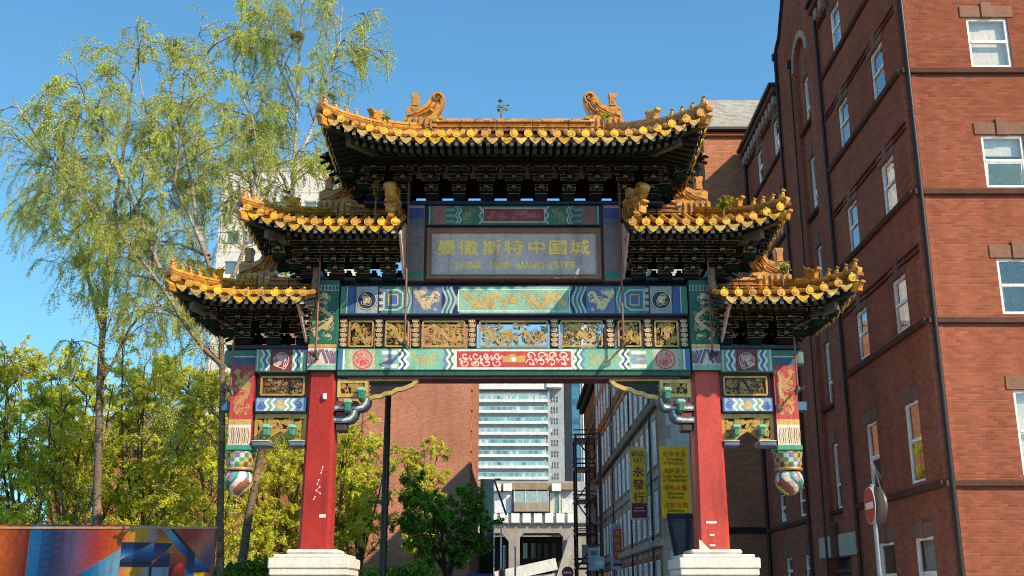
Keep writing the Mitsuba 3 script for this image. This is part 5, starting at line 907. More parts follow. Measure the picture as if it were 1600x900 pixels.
# ------------------------------------------------------------------ trees
class Tree:
    def __init__(s, seed): s.g = np.random.default_rng(seed)
    def curves(s, p, d, L, droop, K, wig):
        """(N, K, 3) polylines from starts p, directions d and lengths L, bending down by droop."""
        n = len(p); out = np.empty((n, K, 3)); out[:, 0] = p; d = d / np.linalg.norm(d, axis=1, keepdims=True)
        for k in range(1, K):
            d = d + s.g.normal(0, wig, (n, 3)); d[:, 2] -= droop / K; d /= np.linalg.norm(d, axis=1, keepdims=True)
            out[:, k] = out[:, k - 1] + d * (L / (K - 1))[:, None]
        return out
    def spawn(s, c, n, t0, t1, spread, up, Lf, Lj=.35, plen=None):
        """n children on each curve; child length Lf times the parent's, shorter towards the tip."""
        N, K, _ = c.shape; plen = np.linalg.norm(np.diff(c, axis=1), axis=2).sum(1) if plen is None else plen
        i = np.repeat(np.arange(N), n); t = s.g.uniform(t0, t1, N * n); x = t * (K - 1); a = np.minimum(x.astype(int), K - 2); f = (x - a)[:, None]
        p = c[i, a] * (1 - f) + c[i, a + 1] * f; tan = c[i, a + 1] - c[i, a]; tan /= np.linalg.norm(tan, axis=1, keepdims=True) + 1e-9
        r = s.g.normal(0, 1, (N * n, 3)); r -= (r * tan).sum(1, keepdims=True) * tan; r /= np.linalg.norm(r, axis=1, keepdims=True)
        d = tan + r * spread; d[:, 2] += up
        return p, d, plen[i] * Lf * s.g.uniform(1 - Lj, 1 + Lj, N * n) * (1.15 - .55 * t), i
def tubes(c, r0, r1, n=3):
    N, K, _ = c.shape; d = np.gradient(c, axis=1); d /= np.linalg.norm(d, axis=2, keepdims=True) + 1e-9
    ref = np.where(np.abs(d[..., 2:3]) < .9, np.array([0, 0, 1.0]), np.array([1.0, 0, 0])); x = np.cross(d, ref); x /= np.linalg.norm(x, axis=2, keepdims=True) + 1e-9; y = np.cross(d, x)
    r0 = np.broadcast_to(r0, (N,)); r1 = np.broadcast_to(r1, (N,)); r = r0[:, None] + (r1 - r0)[:, None] * np.linspace(0, 1, K)
    a = np.arange(n) * 2 * np.pi / n
    v = c[:, :, None] + r[:, :, None, None] * (np.cos(a)[:, None] * x[:, :, None] + np.sin(a)[:, None] * y[:, :, None])
    b, k, j = np.meshgrid(np.arange(N), np.arange(K - 1), np.arange(n), indexing='ij'); jn = (j + 1) % n; o = b * K * n
    f = np.stack([o + k * n + j, o + k * n + jn, o + (k + 1) * n + jn, o + (k + 1) * n + j], -1).reshape(-1, 4)
    v = v.reshape(-1, 3); f = np.vstack([f[:, [0, 1, 2]], f[:, [0, 2, 3]]])
    if trimesh.Trimesh(v[:K * n], f[(f < K * n).all(1)], process=False).volume < 0: f = f[:, ::-1]
    return v, f
def leaves(g, p, size, cols, hang=.5):
    n = len(p); nrm = g.normal(0, 1, (n, 3)) * .8 + np.array((.35, -.35, .85)); nrm /= np.linalg.norm(nrm, axis=1, keepdims=True)
    ax = g.normal(0, 1, (n, 3)); ax[:, 2] -= hang * 1.5; ax -= (ax * nrm).sum(1, keepdims=True) * nrm; ax /= np.linalg.norm(ax, axis=1, keepdims=True) + 1e-9
    bx = np.cross(nrm, ax); L = (size * g.uniform(.45, 1.55, n))[:, None]; w = L * .36
    if size < .075:
        v = np.stack([p - bx * w, p + bx * w, p + ax * L], 1).reshape(-1, 3); c = np.asarray(cols)[g.integers(0, len(cols), n)] * g.uniform(.75, 1.25, (n, 1)); return v, np.arange(3 * n).reshape(-1, 3), np.repeat(c, 3, 0)
    v = np.stack([p, p + ax * L * .45 + bx * w, p + ax * L, p + ax * L * .45 - bx * w], 1).reshape(-1, 3)
    i = np.arange(n)[:, None] * 4; f = np.vstack([i + [0, 1, 2], i + [0, 2, 3]])
    c = np.asarray(cols)[g.integers(0, len(cols), n)] * g.uniform(.7, 1.3, (n, 1))
    return v, f, np.repeat(c, 4, 0)
def plant_tree(name, label, cat, seed, limbs, n1, n2, n3, len1, droop, leaf_n, leaf_size, cols, bark, group=None, up=.25, spread=1.0, f2=.5, f3=.55, hang=.5, twig_r=.006, l1abs=None, t0=.3, clump=None, low=None):
    """limbs: list of (points, r0, r1) with hand placed points; branches, twigs and leaves grow on them."""
    k = thing(name, label, cat, group); t = Tree(seed); m = M(); cs = []
    for pts, r0, r1 in limbs:
        p = np.asarray(pts, float); q = np.linspace(0, 1, 14); u = np.linspace(0, 1, len(p)); c = np.stack([np.interp(q, u, p[:, i]) for i in range(3)], 1); c[1:-1] += t.g.normal(0, .05, (12, 3)) * (1, 1, .3)
        for _ in range(1): c[1:-1] = (c[:-2] + 2 * c[1:-1] + c[2:]) / 4
        m.tube(c, np.linspace(r0, r1, 14), bark, 9, False) if low is None else m.flat(*tubea(c, np.linspace(r0, r1, 14), 9, False), lambda p: np.array(low) + (np.array(bark) - np.array(low)) * np.clip((np.floor(p[:, 2:3]) - 8) / 5, 0, 1)); cs.append(c)
    put(f'{k}__trunk', m, 'bark', 60); C = np.array(cs); up3 = C[:, :]
    lens = np.linalg.norm(np.diff(C, axis=1), axis=2).sum(1)
    p, d, L, i = t.spawn(C, n1, t0, 1, spread, up, len1, plen=np.full(len(C), l1abs) if l1abs else lens); c1 = t.curves(p, d, L, droop * .5, 8, .12)
    p, d, L, i = t.spawn(c1, n2, .25, 1, 1.0, .05, f2); c2 = t.curves(p, d, L, droop, 6, .14)
    p, d, L, i = t.spawn(c2, n3, .2, 1, .9, -.1, f3); c3 = t.curves(p, d, L, droop * 1.8, 5, .12)
    b = M()
    for c, r0, r1, s in ((c1, .028, .009, 5), (c2, .011, twig_r, 3), (c3, twig_r, twig_r * .6, 3)): v, f = tubes(c, r0, r1, s); b.add(v, f, np.array(bark) * .8 if s == 5 else (.10, .065, .04))
    put(f'{k}__branches', b, 'bark')
    allc = np.concatenate([c3, c2[:, 1:6]]) if c2.shape[1] == 6 else c3
    i = t.g.integers(0, len(allc), leaf_n); x = t.g.uniform(.1, 1, leaf_n) * 4; a = np.minimum(x.astype(int), 3); f = (x - a)[:, None]
    p = allc[i, a] * (1 - f) + allc[i, a + 1] * f + t.g.normal(0, .035, (leaf_n, 3)); p = p[p[:, 2] > .2]
    if clump: p = p[meshkit.fbm(p * clump, 2, seed) > .34]
    put(f'{k}__leaves', M().add(*leaves(t.g, p, leaf_size, cols, hang)), 'leaf')
    return k
def at(u, v, y):
    """A point of the street at distance y, from the lines of sight measured on site."""
    a, b = (u - 800) / 1700, (450 - v) / 1700; c, s = math.cos(PITCH), math.sin(PITCH); q = y / (c - b * s); return (a * q, y, 1.6 + (s + b * c) * q)
SPRING = [(.64, .71, .20), (.56, .66, .16), (.70, .70, .28), (.47, .58, .13)]
FRESH = [(.75, .77, .09), (.68, .73, .08), (.77, .72, .16), (.55, .64, .08)]
GREEN = [(.20, .42, .06), (.15, .34, .05), (.38, .56, .07), (.10, .24, .04)]
BIRCH, DARKBARK = (.52, .48, .42), (.10, .075, .055)
def P_(y, *uv): return [at(u, v, y + dy) for u, v, dy in uv]
def trees():
    plant_tree('birch_tree', 'tallest birch, white trunk behind the left end of the top roof, sparse yellow green leaves', 'tree', 3,
        [(P_(38, (374, 900, 0), (384, 830, 0), (398, 770, 0), (430, 560, 0), (448, 380, 0), (455, 290, 0), (463, 215, 0), (470, 70, 0), (473, -60, 0)), .16, .03),
         (P_(38, (456, 280, 0), (478, 225, -.3), (500, 165, -.6), (528, 85, -.8), (535, 10, -.9)), .09, .02), (P_(38, (452, 300, 0), (425, 240, .4), (395, 190, .7), (368, 125, .9), (362, 70, 1)), .08, .02),
         (P_(38, (454, 290, 0), (475, 270, -.4), (500, 262, -.8), (537, 253, -1)), .04, .012), (P_(38, (466, 170, 0), (440, 110, .8), (425, 60, 1.0), (415, 20, 1.2)), .05, .015), (P_(38, (447, 370, 0), (400, 330, -.6), (385, 260, -.8), (380, 200, -.9)), .06, .015)],
        17, 6, 4, 1.0, 1.4, 125000, .048, SPRING, BIRCH, up=.2, l1abs=2.2, f2=.6, f3=.85, hang=1.0, t0=.3, clump=None, low=(.23, .18, .14))
    plant_tree('birch_tree', 'broad birch with several pale limbs spreading at the far left, airy yellow green crown', 'tree', 5,
        [(P_(34, (344, 900, 0), (345, 760, 0), (349, 600, 0), (343, 480, 0), (332, 410, 0), (308, 358, 0), (277, 305, 0), (241, 213, 0), (222, 150, 0), (215, 90, 0)), .115, .02),
         (P_(34, (325, 400, 0), (314, 367, .3), (300, 289, .5), (295, 245, .6), (277, 195, .7), (262, 130, .8), (270, 60, .9)), .09, .02),
         (P_(34, (346, 570, 0), (314, 541, -.4), (277, 483, -.7), (238, 425, -.9), (203, 382, -1), (160, 340, -1)), .08, .02), (P_(34, (340, 470, 0), (380, 400, .6), (395, 320, .9), (400, 240, 1.1), (390, 160, 1.3)), .08, .02),
         (P_(34, (270, 300, 0), (276, 260, -.5), (285, 200, -.8), (310, 130, -.9), (325, 80, -1)), .05, .015), (P_(34, (330, 405, 0), (280, 380, .5), (220, 372, .8), (150, 395, 1)), .05, .015), (P_(34, (250, 420, -.9), (200, 300, -1.2), (150, 200, -1.4), (120, 130, -1.5)), .07, .02), (P_(34, (203, 382, -1), (120, 300, -1), (60, 220, -1), (20, 150, -1)), .06, .02)],
        15, 6, 4, 1.0, 1.4, 190000, .046, SPRING, (.36, .32, .27), up=.15, l1abs=2.2, f2=.6, f3=.85, hang=1.0, t0=.12, clump=None, low=(.23, .18, .14))
    plant_tree('birch_tree', 'slender birch at the left edge of the view, light drooping crown above the hoarding', 'tree', 9,
        [(P_(36, (150, 900, 0), (152, 700, 0), (160, 520, 0), (172, 380, 0), (190, 260, 0), (205, 160, 0), (212, 90, 0)), .15, .02), (P_(36, (160, 520, 0), (130, 400, .4), (105, 290, .7), (95, 200, .8)), .08, .02), (P_(36, (170, 400, 0), (210, 330, -.5), (240, 270, -.8), (250, 215, -1)), .06, .015), (P_(36, (156, 600, 0), (200, 520, .4), (245, 470, .6), (290, 440, .8)), .06, .015)],
        14, 6, 4, 1.0, 1.4, 100000, .048, SPRING, (.36, .32, .27), up=.15, l1abs=2.3, f2=.6, f3=.9, hang=1.0, t0=.2, clump=None, low=(.23, .18, .14))
    g = np.random.default_rng(8)
    spots = [(-11.4, 43.0, 10.9, 'bushy yellow green tree just left of the hanging lotus post'), (-14.4, 44.3, 12.0, 'dense yellow green tree rising over the right end of the painted hoarding'), (-17.0, 43.3, 11.2, 'yellow green tree over the hoarding, second from its right end'), (-19.6, 45.0, 12.5, 'taller yellow green tree rising over the middle of the hoarding'), (-22.6, 44.0, 11.7, 'yellow green tree over the left part of the hoarding'), (-25.7, 45.5, 13.3, 'yellow green tree at the far left edge beside the hoarding'), (-11.6, 52.5, 11.6, 'pale green tree filling the gap behind the left hanging post'), (-16.6, 53.5, 13.0, 'pale green tree standing back behind the hoarding trees, right of two'), (-21.5, 54, 13.6, 'pale green tree standing back behind the hoarding trees, left of two')]
    for i, (x, y, h, l) in enumerate(spots):
        limbs = []
        for j in range(5):
            a = g.uniform(0, 6.3); r = g.uniform(.6, 1.9); limbs.append(([(x + .15 * math.cos(a), y + .15 * math.sin(a), 0), (x + .3 * r * math.cos(a), y + .3 * r * math.sin(a), h * .3), (x + r * math.cos(a), y + r * math.sin(a), h * .62), (x + 1.25 * r * math.cos(a), y + 1.25 * r * math.sin(a), h * g.uniform(.82, .95))], .09, .02))
        plant_tree('young_tree', l, 'tree', 20 + i, limbs, 13, 6, 3, 1.0, .5, 72000, .066, FRESH, (.20, .15, .10), 'young trees behind the hoarding', up=.3, l1abs=2.5, f2=.5, f3=.55, t0=.15, hang=.4, clump=None)
    for i, (x, y, h, l, n) in enumerate(((-8.4, 52, 10.2, 'bright yellow green tree right behind the left pillar', 64000), (-6.4, 76, 13.2, 'bright yellow green tree against the blank brick wall right of the black lamp post', 64000), (-11.8, 56, 9.8, 'thin yellow green tree seen between the hanging post and the left pillar', 50000), (-9.2, 66, 11.8, 'pale yellow green tree set back between the left pillar and the lamp post', 60000))):
        limbs = []
        for j in range(6):
            a = g.uniform(0, 6.3); r = g.uniform(.6, 1.9); limbs.append(([(x, y, 0), (x + .2 * r * math.cos(a), y + .2 * r * math.sin(a), h * .3), (x + .8 * r * math.cos(a), y + .8 * r * math.sin(a), h * .6), (x + 1.2 * r * math.cos(a), y + 1.2 * r * math.sin(a), h * g.uniform(.8, .95))], .11, .02))
        plant_tree('spring_tree', l, 'tree', 40 + i, limbs, 10, 6, 4, 1.0, .4, int(n * 1.25), .0745, FRESH, (.20, .15, .10), 'spring trees by the brick wall', up=.3, l1abs=1.9, f2=.5, f3=.55, t0=.3, hang=.4, clump=.9)
    x, y = -4.0, 68; limbs = []; K = 1.5
    for j in range(7):
        a = j * .9; r = 1.0 + .35 * (j % 3); r *= K; limbs.append(([(x, y, 0), (x + .1, y, 2.6), (x + .7 * r * math.cos(a), y + .7 * r * math.sin(a), 5.0), (x + 1.35 * r * math.cos(a), y + 1.2 * r * math.sin(a), 6.6 + .45 * (j % 4))], .15, .03))
    plant_tree('leafy_tree', 'dark green leafy tree standing in front of the blank brick building at the kerb', 'tree', 60, limbs, 10, 6, 4, 1.0, .5, 62000, .125, GREEN, (.12, .09, .065), up=.1, l1abs=1.8, f2=.55, f3=.55, t0=.4, hang=.3, clump=.8)
    for i, (x0, x1, y, h, cols, l) in enumerate(((-12.5, -6.2, 34.6, 2.5, [(.10, .26, .03), (.07, .18, .03), (.15, .30, .04)], 'bright green hedge in front of the young trees, right of the painted hoarding'), (-9.4, -3.2, 49, 2.8, GREEN, 'dark green hedge under the spring trees by the lamp post'))):
        k = thing('hedge', l, 'hedge'); n = 15000; p = np.stack([g.uniform(x0, x1, n), y + g.normal(0, .45, n), h * g.uniform(0, 1, n) ** .6], 1); p[:, 2] *= .8 + .35 * meshkit.fbm(p * (1.2, 1.2, 0), 3, 5); p = p[p[:, 2] > .15]
        put(f'{k}__leaves', M().add(*leaves(g, p, .13, cols, .1)), 'leaf'); b = M()
        for x in np.arange(x0 + .2, x1, .35): b.tube([(x, y, 0), (x + g.normal(0, .1), y + g.normal(0, .1), h * .5), (x + g.normal(0, .2), y + g.normal(0, .2), h * .8)], [.02, .015, .006], (.07, .05, .035), 5)
        put(f'{k}__stems', b, 'bark')
    # a nest in the tallest birch
    c = np.array(at(465, 58, 38)); m = M(); q = g.normal(0, 1, (170, 3)); q /= np.linalg.norm(q, axis=1, keepdims=True); p = c + q * (.15, .15, .11) * g.uniform(.6, 1.3, (170, 1)); dd = np.cross(q, g.normal(0, 1, (170, 3))); dd /= np.linalg.norm(dd, axis=1, keepdims=True)
    v, f = tubes(np.stack([p - dd * .22, p + dd * .05 * q, p + dd * .22], 1), .011, .008); k = put('bird_nest', m.add(v, f, (.32, .21, .13)), 'bark', exact=True); lab(k, 'brown twig nest high in the tallest birch', 'nest')
    # weeds that grow on the tiles
    for i, (x, y, z, h, n, c, l) in enumerate(((-.3, 27.3, 14.05, .5, 26, [(.25, .25, .16)], 'thin grey green weed on top of the main ridge near its middle'), (-3.45, 25.9, 10.75, 1.0, 60, [(.16, .17, .05), (.25, .2, .08)], 'tall dry weed growing on the left middle roof'), (5.3, 25.7, 10.65, .55, 70, [(.25, .32, .04), (.3, .3, .05)], 'leafy green weed on the right middle roof'), (6.75, 26.0, 9.05, .55, 90, [(.25, .28, .07), (.3, .3, .1)], 'bushy weed in front of the dragon on the right lower roof'), (2.3, 24.9, 12.85, .3, 40, [(.35, .4, .06)], 'small bright weed on the main roof tiles towards the right'), (-3.1, 24.9, 12.85, .3, 30, [(.3, .32, .06)], 'small weed beside the left ridge head of the main roof'))):
        k = thing('roof_weed', l, 'weed'); m = M(); tips = []
        for j in range(4 if h > .4 else 3):
            a = g.uniform(0, 6.3); r = g.uniform(.05, .25) * h; q = np.array([(x, y, z - .05), (x + r * .3 * math.cos(a), y + r * .3 * math.sin(a), z + h * .5), (x + r * math.cos(a), y + r * math.sin(a), z + h * g.uniform(.75, 1))]); m.tube(q, [.012, .008, .004], (.16, .14, .06), 5); tips.append(q)
        put(f'{k}__stem', m, 'paint'); tips = np.array(tips); i_ = g.integers(0, len(tips), n); t = g.uniform(.3, 1, (n, 1)); p = tips[i_, 1] * (1 - t) + tips[i_, 2] * t + g.normal(0, .05, (n, 3)); put(f'{k}__leaves', M().add(*leaves(g, p, .11, c, 0)), 'leaf')
trees()
# ------------------------------------------------------------------ street furniture and signs
def sign_poly(k, name, g, F, c, col, t=.012): put(f'{k}__{name}', prism(g, t, col), 'paint', False, F @ mat(o=(0, 0, c)))
def chars(k, F, txt, x, z, w, h, step, col, c, vertical=True):
    for i, ch in enumerate(txt):
        g = affinity.scale(glyph(ch), w, h, origin=(0, 0)); g = affinity.translate(g, x - w / 2 if vertical else x + step * i - w / 2, z - step * i - h / 2 if vertical else z - h / 2); sign_poly(k, 'character', g, F, c, col)
def words(k, F, txt, x, z, h, col, c, wd=None, bold=True):
    v, f = text_poly(txt, x, z, h, bold, wd); put(f'{k}__lettering', M().add(v, f, col), 'paint', False, F @ mat(o=(0, 0, c)))
SY, SR = (1.0, .55, .008), (.30, .035, .03)
def signs():
    F = face((7.54, 70.4, .1), (1, 0, 0), (0, -1, 0)) @ np.diag([.93, .94, .94, 1]); k = thing('projecting_sign', 'tall yellow projecting shop sign reading WING FAT with large dark red characters', 'sign')
    put(f'{k}__board', M().box(0, 1.2, 6.5, 11.4, -.18, 0, (.55, .55, .5), .03), 'paint', False, F); fbox(k, 'yellow_face', F, .08, 1.12, 7.62, 11.3, .002, .012, SY); fbox(k, 'maroon_foot', F, .08, 1.12, 6.62, 7.6, .002, .012, (.30, .02, .025))
    words(k, F, 'WING', .6, 10.75, .34, SR, .014, .88); words(k, F, 'FAT', .6, 10.3, .34, SR, .014, .6); chars(k, F, '永發行', .6, 9.72, .82, .72, .86, SR, .014)
    for z, w in ((7.24, .6), (7.05, .8)): fbox(k, 'pale_line', F, .6 - w / 2, .6 + w / 2, z, z + .09, .013, .02, (.5, .3, .35))
    for z in (7.4, 10.6): put(f'{k}__arm', M().tube([(1.2, z, -.09), (1.5, z, -.09)], .03, (.03, .03, .03), 6), 'paint', False, F)
    F = face((8.62, 63.9, 0), (1, 0, 0), (0, -1, 0)) @ mat(o=(0, 0, 0)); k = thing('wall_sign', 'large yellow wall sign listing goods in red characters on the grey gable', 'sign'); F = face((8.66, 63.85, 0), (1, 0, 0), (0, -1, 0))
    put(f'{k}__board', M().box(0, 1.62, 5.85, 9.98, -.12, 0, SY, .02), 'paint', False, F)
    for i, (cn, e1, e2) in enumerate((('亞洲食品', 'Oriental', 'Provisions'), ('海鮮蔬菜', 'Fresh Seafood', '& Vegetables'), ('零售批發', 'Wholesale', '& Retail'), ('送貨服務', 'Delivery', ''))):
        z = 9.55 - i * .98; chars(k, F, cn, .81 - .525, z, .33, .33, .35, (.52, .10, .02), .002, False)
        words(k, F, e1, .81, z - .4, .17, (.18, .14, .02), .002, min(1.45, .115 * len(e1)))
        if e2: words(k, F, e2, .81, z - .62, .17, (.18, .14, .02), .002, min(1.45, .115 * len(e2)))
    F = face((7.98, 88, 0), (1, 0, 0), (0, -1, 0)); k = thing('hanging_sign', 'narrow red hanging sign with orange blocks above the pavement further down the right side', 'sign')
    put(f'{k}__board', M().box(-.22, .72, 3.5, 6.7, -.15, 0, (.38, .45, .66), .02), 'paint', False, F); fbox(k, 'red_face', F, -.03, .66, 4.3, 6.66, .002, .012, (.56, .05, .02)); fbox(k, 'pink_band', F, -.03, .66, 4.02, 4.28, .002, .012, (.55, .25, .28)); fbox(k, 'purple_band', F, -.03, .66, 3.8, 4.0, .002, .012, (.14, .03, .08))
    chars(k, F, '海鮮酒樓', .31, 6.35, .5, .5, .56, (.72, .32, .03), .014)
    put(f'{k}__arm', M().tube([(.72, 6.3, -.07), (1.1, 6.3, -.07)], .03, (.03, .03, .03), 6), 'paint', False, F); fbox(k, 'light_box', F, 0, .62, 6.72, 7.1, -.2, .05, (.4, .4, .36), 'paint', .08)
    F = face((3.75, 55, 0), (1, 0, 0), (0, -1, 0)); k = thing('pole_sign', 'pale blue information board on a thin pole beside the tall black lamp post', 'sign')
    put(f'{k}__board', M().box(0, .5, 2.75, 3.85, -.06, 0, (.40, .42, .56), .02), 'paint', False, F); fbox(k, 'blue_panel', F, .28, .78, 2.85, 3.42, .003, .03, (.32, .55, .62)); fbox(k, 'dark_patch', F, .1, .42, 3.5, 3.7, .003, .01, (.15, .16, .2)); fbox(k, 'white_panel', F, .32, .72, 3.0, 3.2, .031, .036, (.7, .75, .75)); put(f'{k}__pole', M().tube([(.15, .1, -.1), (.15, 3.8, -.1)], .035, (.10, .10, .11), 8), 'paint', 60, F)
    # no entry sign on the near right pavement, a second sign on the same post seen from its side
    k = thing('no_entry_sign', 'round red no entry sign with a white bar on a grey post at the right', 'sign'); c = np.array((7.32, 22.6, 3.36)); n = np.array((-.999, .03, 0)); n /= np.linalg.norm(n); x = np.cross((0, 0, 1), n); F = mat(x, (0, 0, 1), n, c)
    put(f'{k}__disc', prism(Point(0, 0).buffer(.375, 16), .014, (.42, .40, .38)), 'paint', False, F); sign_poly(k, 'red_disc', Point(0, 0).buffer(.355, 16), F, .015, (.40, .035, .02), .003); sign_poly(k, 'white_bar', sbox(-.27, -.065, .27, .065), F, .019, (.66, .62, .52), .003)
    put(f'{k}__back_channel', M().box(-.2, .2, .12, .16, -.04, -.002, (.3, .3, .3)).box(-.2, .2, -.16, -.12, -.04, -.002, (.3, .3, .3)), 'steel', False, F)
    put(f'{k}__post', M().tube([(7.42, 22.66, .1), (7.40, 22.66, 3.76)], .045, (.42, .42, .41), 12), 'steel', 60); put(f'{k}__collar', M().tube([(7.412, 22.66, 1.9), (7.41, 22.66, 2.0)], .056, (.35, .35, .34), 12), 'steel', 60); put(f'{k}__cap', M().lathe([(.05, 3.74), (.05, 3.79), (.001, 3.8)], 7.40, 22.66, (.2, .2, .2), 10), 'paint')
    c2 = np.array((7.50, 22.72, 3.36)); n2 = np.array((.98, .18, 0)); n2 /= np.linalg.norm(n2); F2 = mat(np.cross((0, 0, 1), n2), (0, 0, 1), n2, c2); put(f'{k}__rear_disc', prism(Point(0, 0).buffer(.37, 16), .016, (.22, .22, .23)), 'paint', False, F2); put(f'{k}__rim', prism(Point(0, 0).buffer(.385, 16).difference(Point(0, 0).buffer(.36, 16)), .05, (.06, .06, .065)), 'paint', False, F2 @ mat(o=(0, 0, -.03)))
def lamp(name, label, x, y, h, r, arm):
    k = thing(name, label, 'street lamp'); blk = (.018, .017, .016); put(f'{k}__post', M().lathe([(r * 1.9, .12), (r * 1.9, 1.3), (r * 1.25, 1.5), (r, 1.7), (r * .95, h * .6), (r * .8, h), (.001, h + .02)], x, y, blk, 16), 'paint', 40)
    put(f'{k}__collar', M().lathe([(r * .9, 4.1), (r * 1.25, 4.12), (r * 1.25, 4.25), (r * .9, 4.27)], x, y, (.03, .03, .03), 16).bar((x, y, 4.18), (x - .5, y - .05, 4.2), .05, .05, blk), 'paint', 40)
    put(f'{k}__arm', M().tube([(x, y, h - .15), (x + arm * .5, y, h - .08), (x + arm, y, h - .1)], .035, blk, 8), 'paint', 60)
    q = sorted((x + arm * .75, x + arm * 1.6)); b = M().box(q[0], q[1], y - .12, y + .12, h - .2, h - .08, blk, .04); put(f'{k}__lantern', b, 'paint'); put(f'{k}__diffuser', M().box(q[0] + .08, q[1] - .08, y - .09, y + .09, h - .225, h - .202, (.5, .5, .48)), 'paint')
def furniture():
    lamp('street_lamp', 'thick black lamp post standing right of the left pillar in front of the brick wall', -3.68, 32, 8.55, .105, .9)
    lamp('street_lamp', 'tall black lamp post with a short arm on the right pavement beyond the gateway', 4.82, 60, 10.3, .11, -.45)
    # painted hoarding
    k = thing('painted_hoarding', 'hoarding painted with bold geometric blocks of orange, blue and black at lower left', 'mural'); y = 30; F = face((-20.5, y, .1), (1, 0, 0), (0, -1, 0)); W = 12.52
    put(f'{k}__board', M().box(0, W, 0, 3.22, -.12, 0, (.22, .04, .03)), 'paint', False, F); put(f'{k}__coping', M().box(-.02, W + .02, 3.222, 3.28, -.15, .03, (.35, .22, .14)), 'paint', False, F)
    for a in np.arange(.2, W, 1.5): put(f'{k}__post', M().box(a, a + .1, 0, 3.2, -.24, -.122, (.12, .09, .06)), 'paint', False, F)
    X = lambda u: at(u, 850, y)[0] + 20.5
    Z = lambda v: at(260, v, y)[2] - .1
    def pg(pts, cols, d, lev=1):
        """A painted block whose colour runs through cols along the direction d of the board."""
        p = [(X(190 + a / 9), max(Z(800 + b / 9), .02)) for a, b in pts]; q = Polygon(p).buffer(0); v, f, _ = prism(q, .003, (1, 1, 1)).arr()
        for _ in range(3): v, f = trimesh.remesh.subdivide(v, f)
        t = v[:, 0] * d[0] - v[:, 1] * d[1]; t = (t - t.min()) / (np.ptp(t) + 1e-9); k_ = np.linspace(0, 1, len(cols)); lin = (np.array(cols, float) / 255) ** 2.2 * .62
        c = np.stack([np.interp(t, k_, lin[:, i]) for i in range(3)], 1); fv = v[f].reshape(-1, 3); fc = np.repeat(c[f].mean(1), 3, 0)
        put(f'{k}__painted_block', M().add(fv + (0, 0, .0035 * (lev - 1)), np.arange(len(fv)).reshape(-1, 3), fc), 'paint', False, F)
    O, YL, LV, NV, SB, LB, BK, RD, CR, PU, PK = (200, 95, 15), (205, 150, 15), (150, 140, 170), (12, 35, 85), (10, 100, 165), (115, 160, 195), (6, 8, 16), (165, 45, 20), (85, 8, 18), (85, 75, 115), (195, 115, 85)
    L0 = 0; H, V, DG = (1, 0), (0, 1), (1, .7)
    pg([(L0, 178), (485, 190), (485, 428), (L0, 422)], [O, YL, YL, LV], H); pg([(487, 208), (487, 432), (720, 438)], [RD, O, YL], V); pg([(L0, 424), (440, 430), (L0, 670)], [NV, NV, SB, LB], V); pg([(440, 430), (464, 432), (456, 692), (L0, 692), (L0, 674)], [LB, SB, NV], V); pg([(L0, 694), (456, 694), (432, 772), (L0, 772)], [BK, NV], V)
    pg([(500, 204), (640, 208), (942, 540), (942, 660), (722, 432)], [LV, LB, SB, NV], DG, 2); pg([(642, 206), (690, 210), (1046, 590), (1046, 1000), (918, 1000), (944, 542)], [BK, BK, NV, SB], V, 3); pg([(692, 212), (1300, 245), (1275, 842), (1048, 592)], [O, RD, RD, PK, PU, PU], DG)
    pg([(466, 436), (718, 446), (622, 572), (460, 602)], [NV, (25, 50, 110), PU], V); pg([(722, 446), (842, 582), (622, 576)], [YL, O, PK], V); pg([(702, 584), (842, 584), (924, 664), (916, 1000), (692, 1000)], [O, RD, CR, CR], V); pg([(458, 604), (622, 576), (700, 586), (692, 772), (436, 772)], [PU, NV, NV], V); pg([(446, 690), (566, 616), (452, 744)], [PK, O], V, 2)
    pg([(1048, 620), (1232, 792), (1272, 843), (1048, 843)], [LB, SB, NV], V, 2); pg([(1048, 848), (1272, 848), (1268, 1000), (1048, 1000)], [YL, YL, O], H); pg([(L0, 776), (414, 780), (412, 1000), (L0, 1000)], [PK, YL, YL, LB], H); pg([(416, 774), (452, 774), (448, 1000), (416, 1000)], [BK, NV], V); pg([(456, 776), (690, 776), (690, 1000), (456, 1000)], [LV, LB, SB], V)
    pg([(-1300, 178), (-4, 178), (-4, 500), (-760, 1000), (-1300, 1000)], [SB, NV, PU, RD, O], H); pg([(-752, 1000), (-4, 508), (-4, 1000)], [NV, SB, LB], H); pg([(-2300, 178), (-1306, 178), (-1306, 1000), (-1700, 1000)], [YL, O, CR], H)
    # scaffold tower against the far brick building
    k = thing('scaffold_tower', 'dark scaffold tower with plank decks against the far red brick building', 'scaffold'); br = (.06, .045, .035); xs, ys = (7.0, 8.4, 9.35), (120.0, 124.0)
    for x in xs:
        for y_ in ys: put(f'{k}__upright', M().tube([(x, y_, .1), (x, y_, 18.6)], .13, br, 6), 'paint')
    for z in (4.3, 7.9, 11.4, 14.9, 18.1):
        put(f'{k}__deck', M().box(6.8, 9.4, 119.8, 124.2, z, z + .16, (.05, .035, .028)), 'paint')
        for y_ in ys:
            for dz in (.6, 1.1): put(f'{k}__rail', M().tube([(6.8, y_, z + dz), (9.4, y_, z + dz)], .07, br, 6), 'paint')
    for i, z in enumerate((.2, 4.4, 8.0, 11.5, 15.0)): put(f'{k}__brace', M().tube([(7.0, 119.85, z), (9.35, 119.85, z + 3.3)] if i % 2 else [(9.35, 119.85, z), (7.0, 119.85, z + 3.3)], .08, br, 6), 'paint')
    for x0, z0, w, h in ((8.5, 12.1, 1.0, 1.3), (8.3, 9.0, .9, 1.9), (7.6, 5.0, 1.7, 1.9), (8.6, 15.4, .8, .8)): put(f'{k}__sheet', M().box(x0, x0 + w, 121.5, 121.6, z0, z0 + h, (.62, .62, .6)), 'paint')
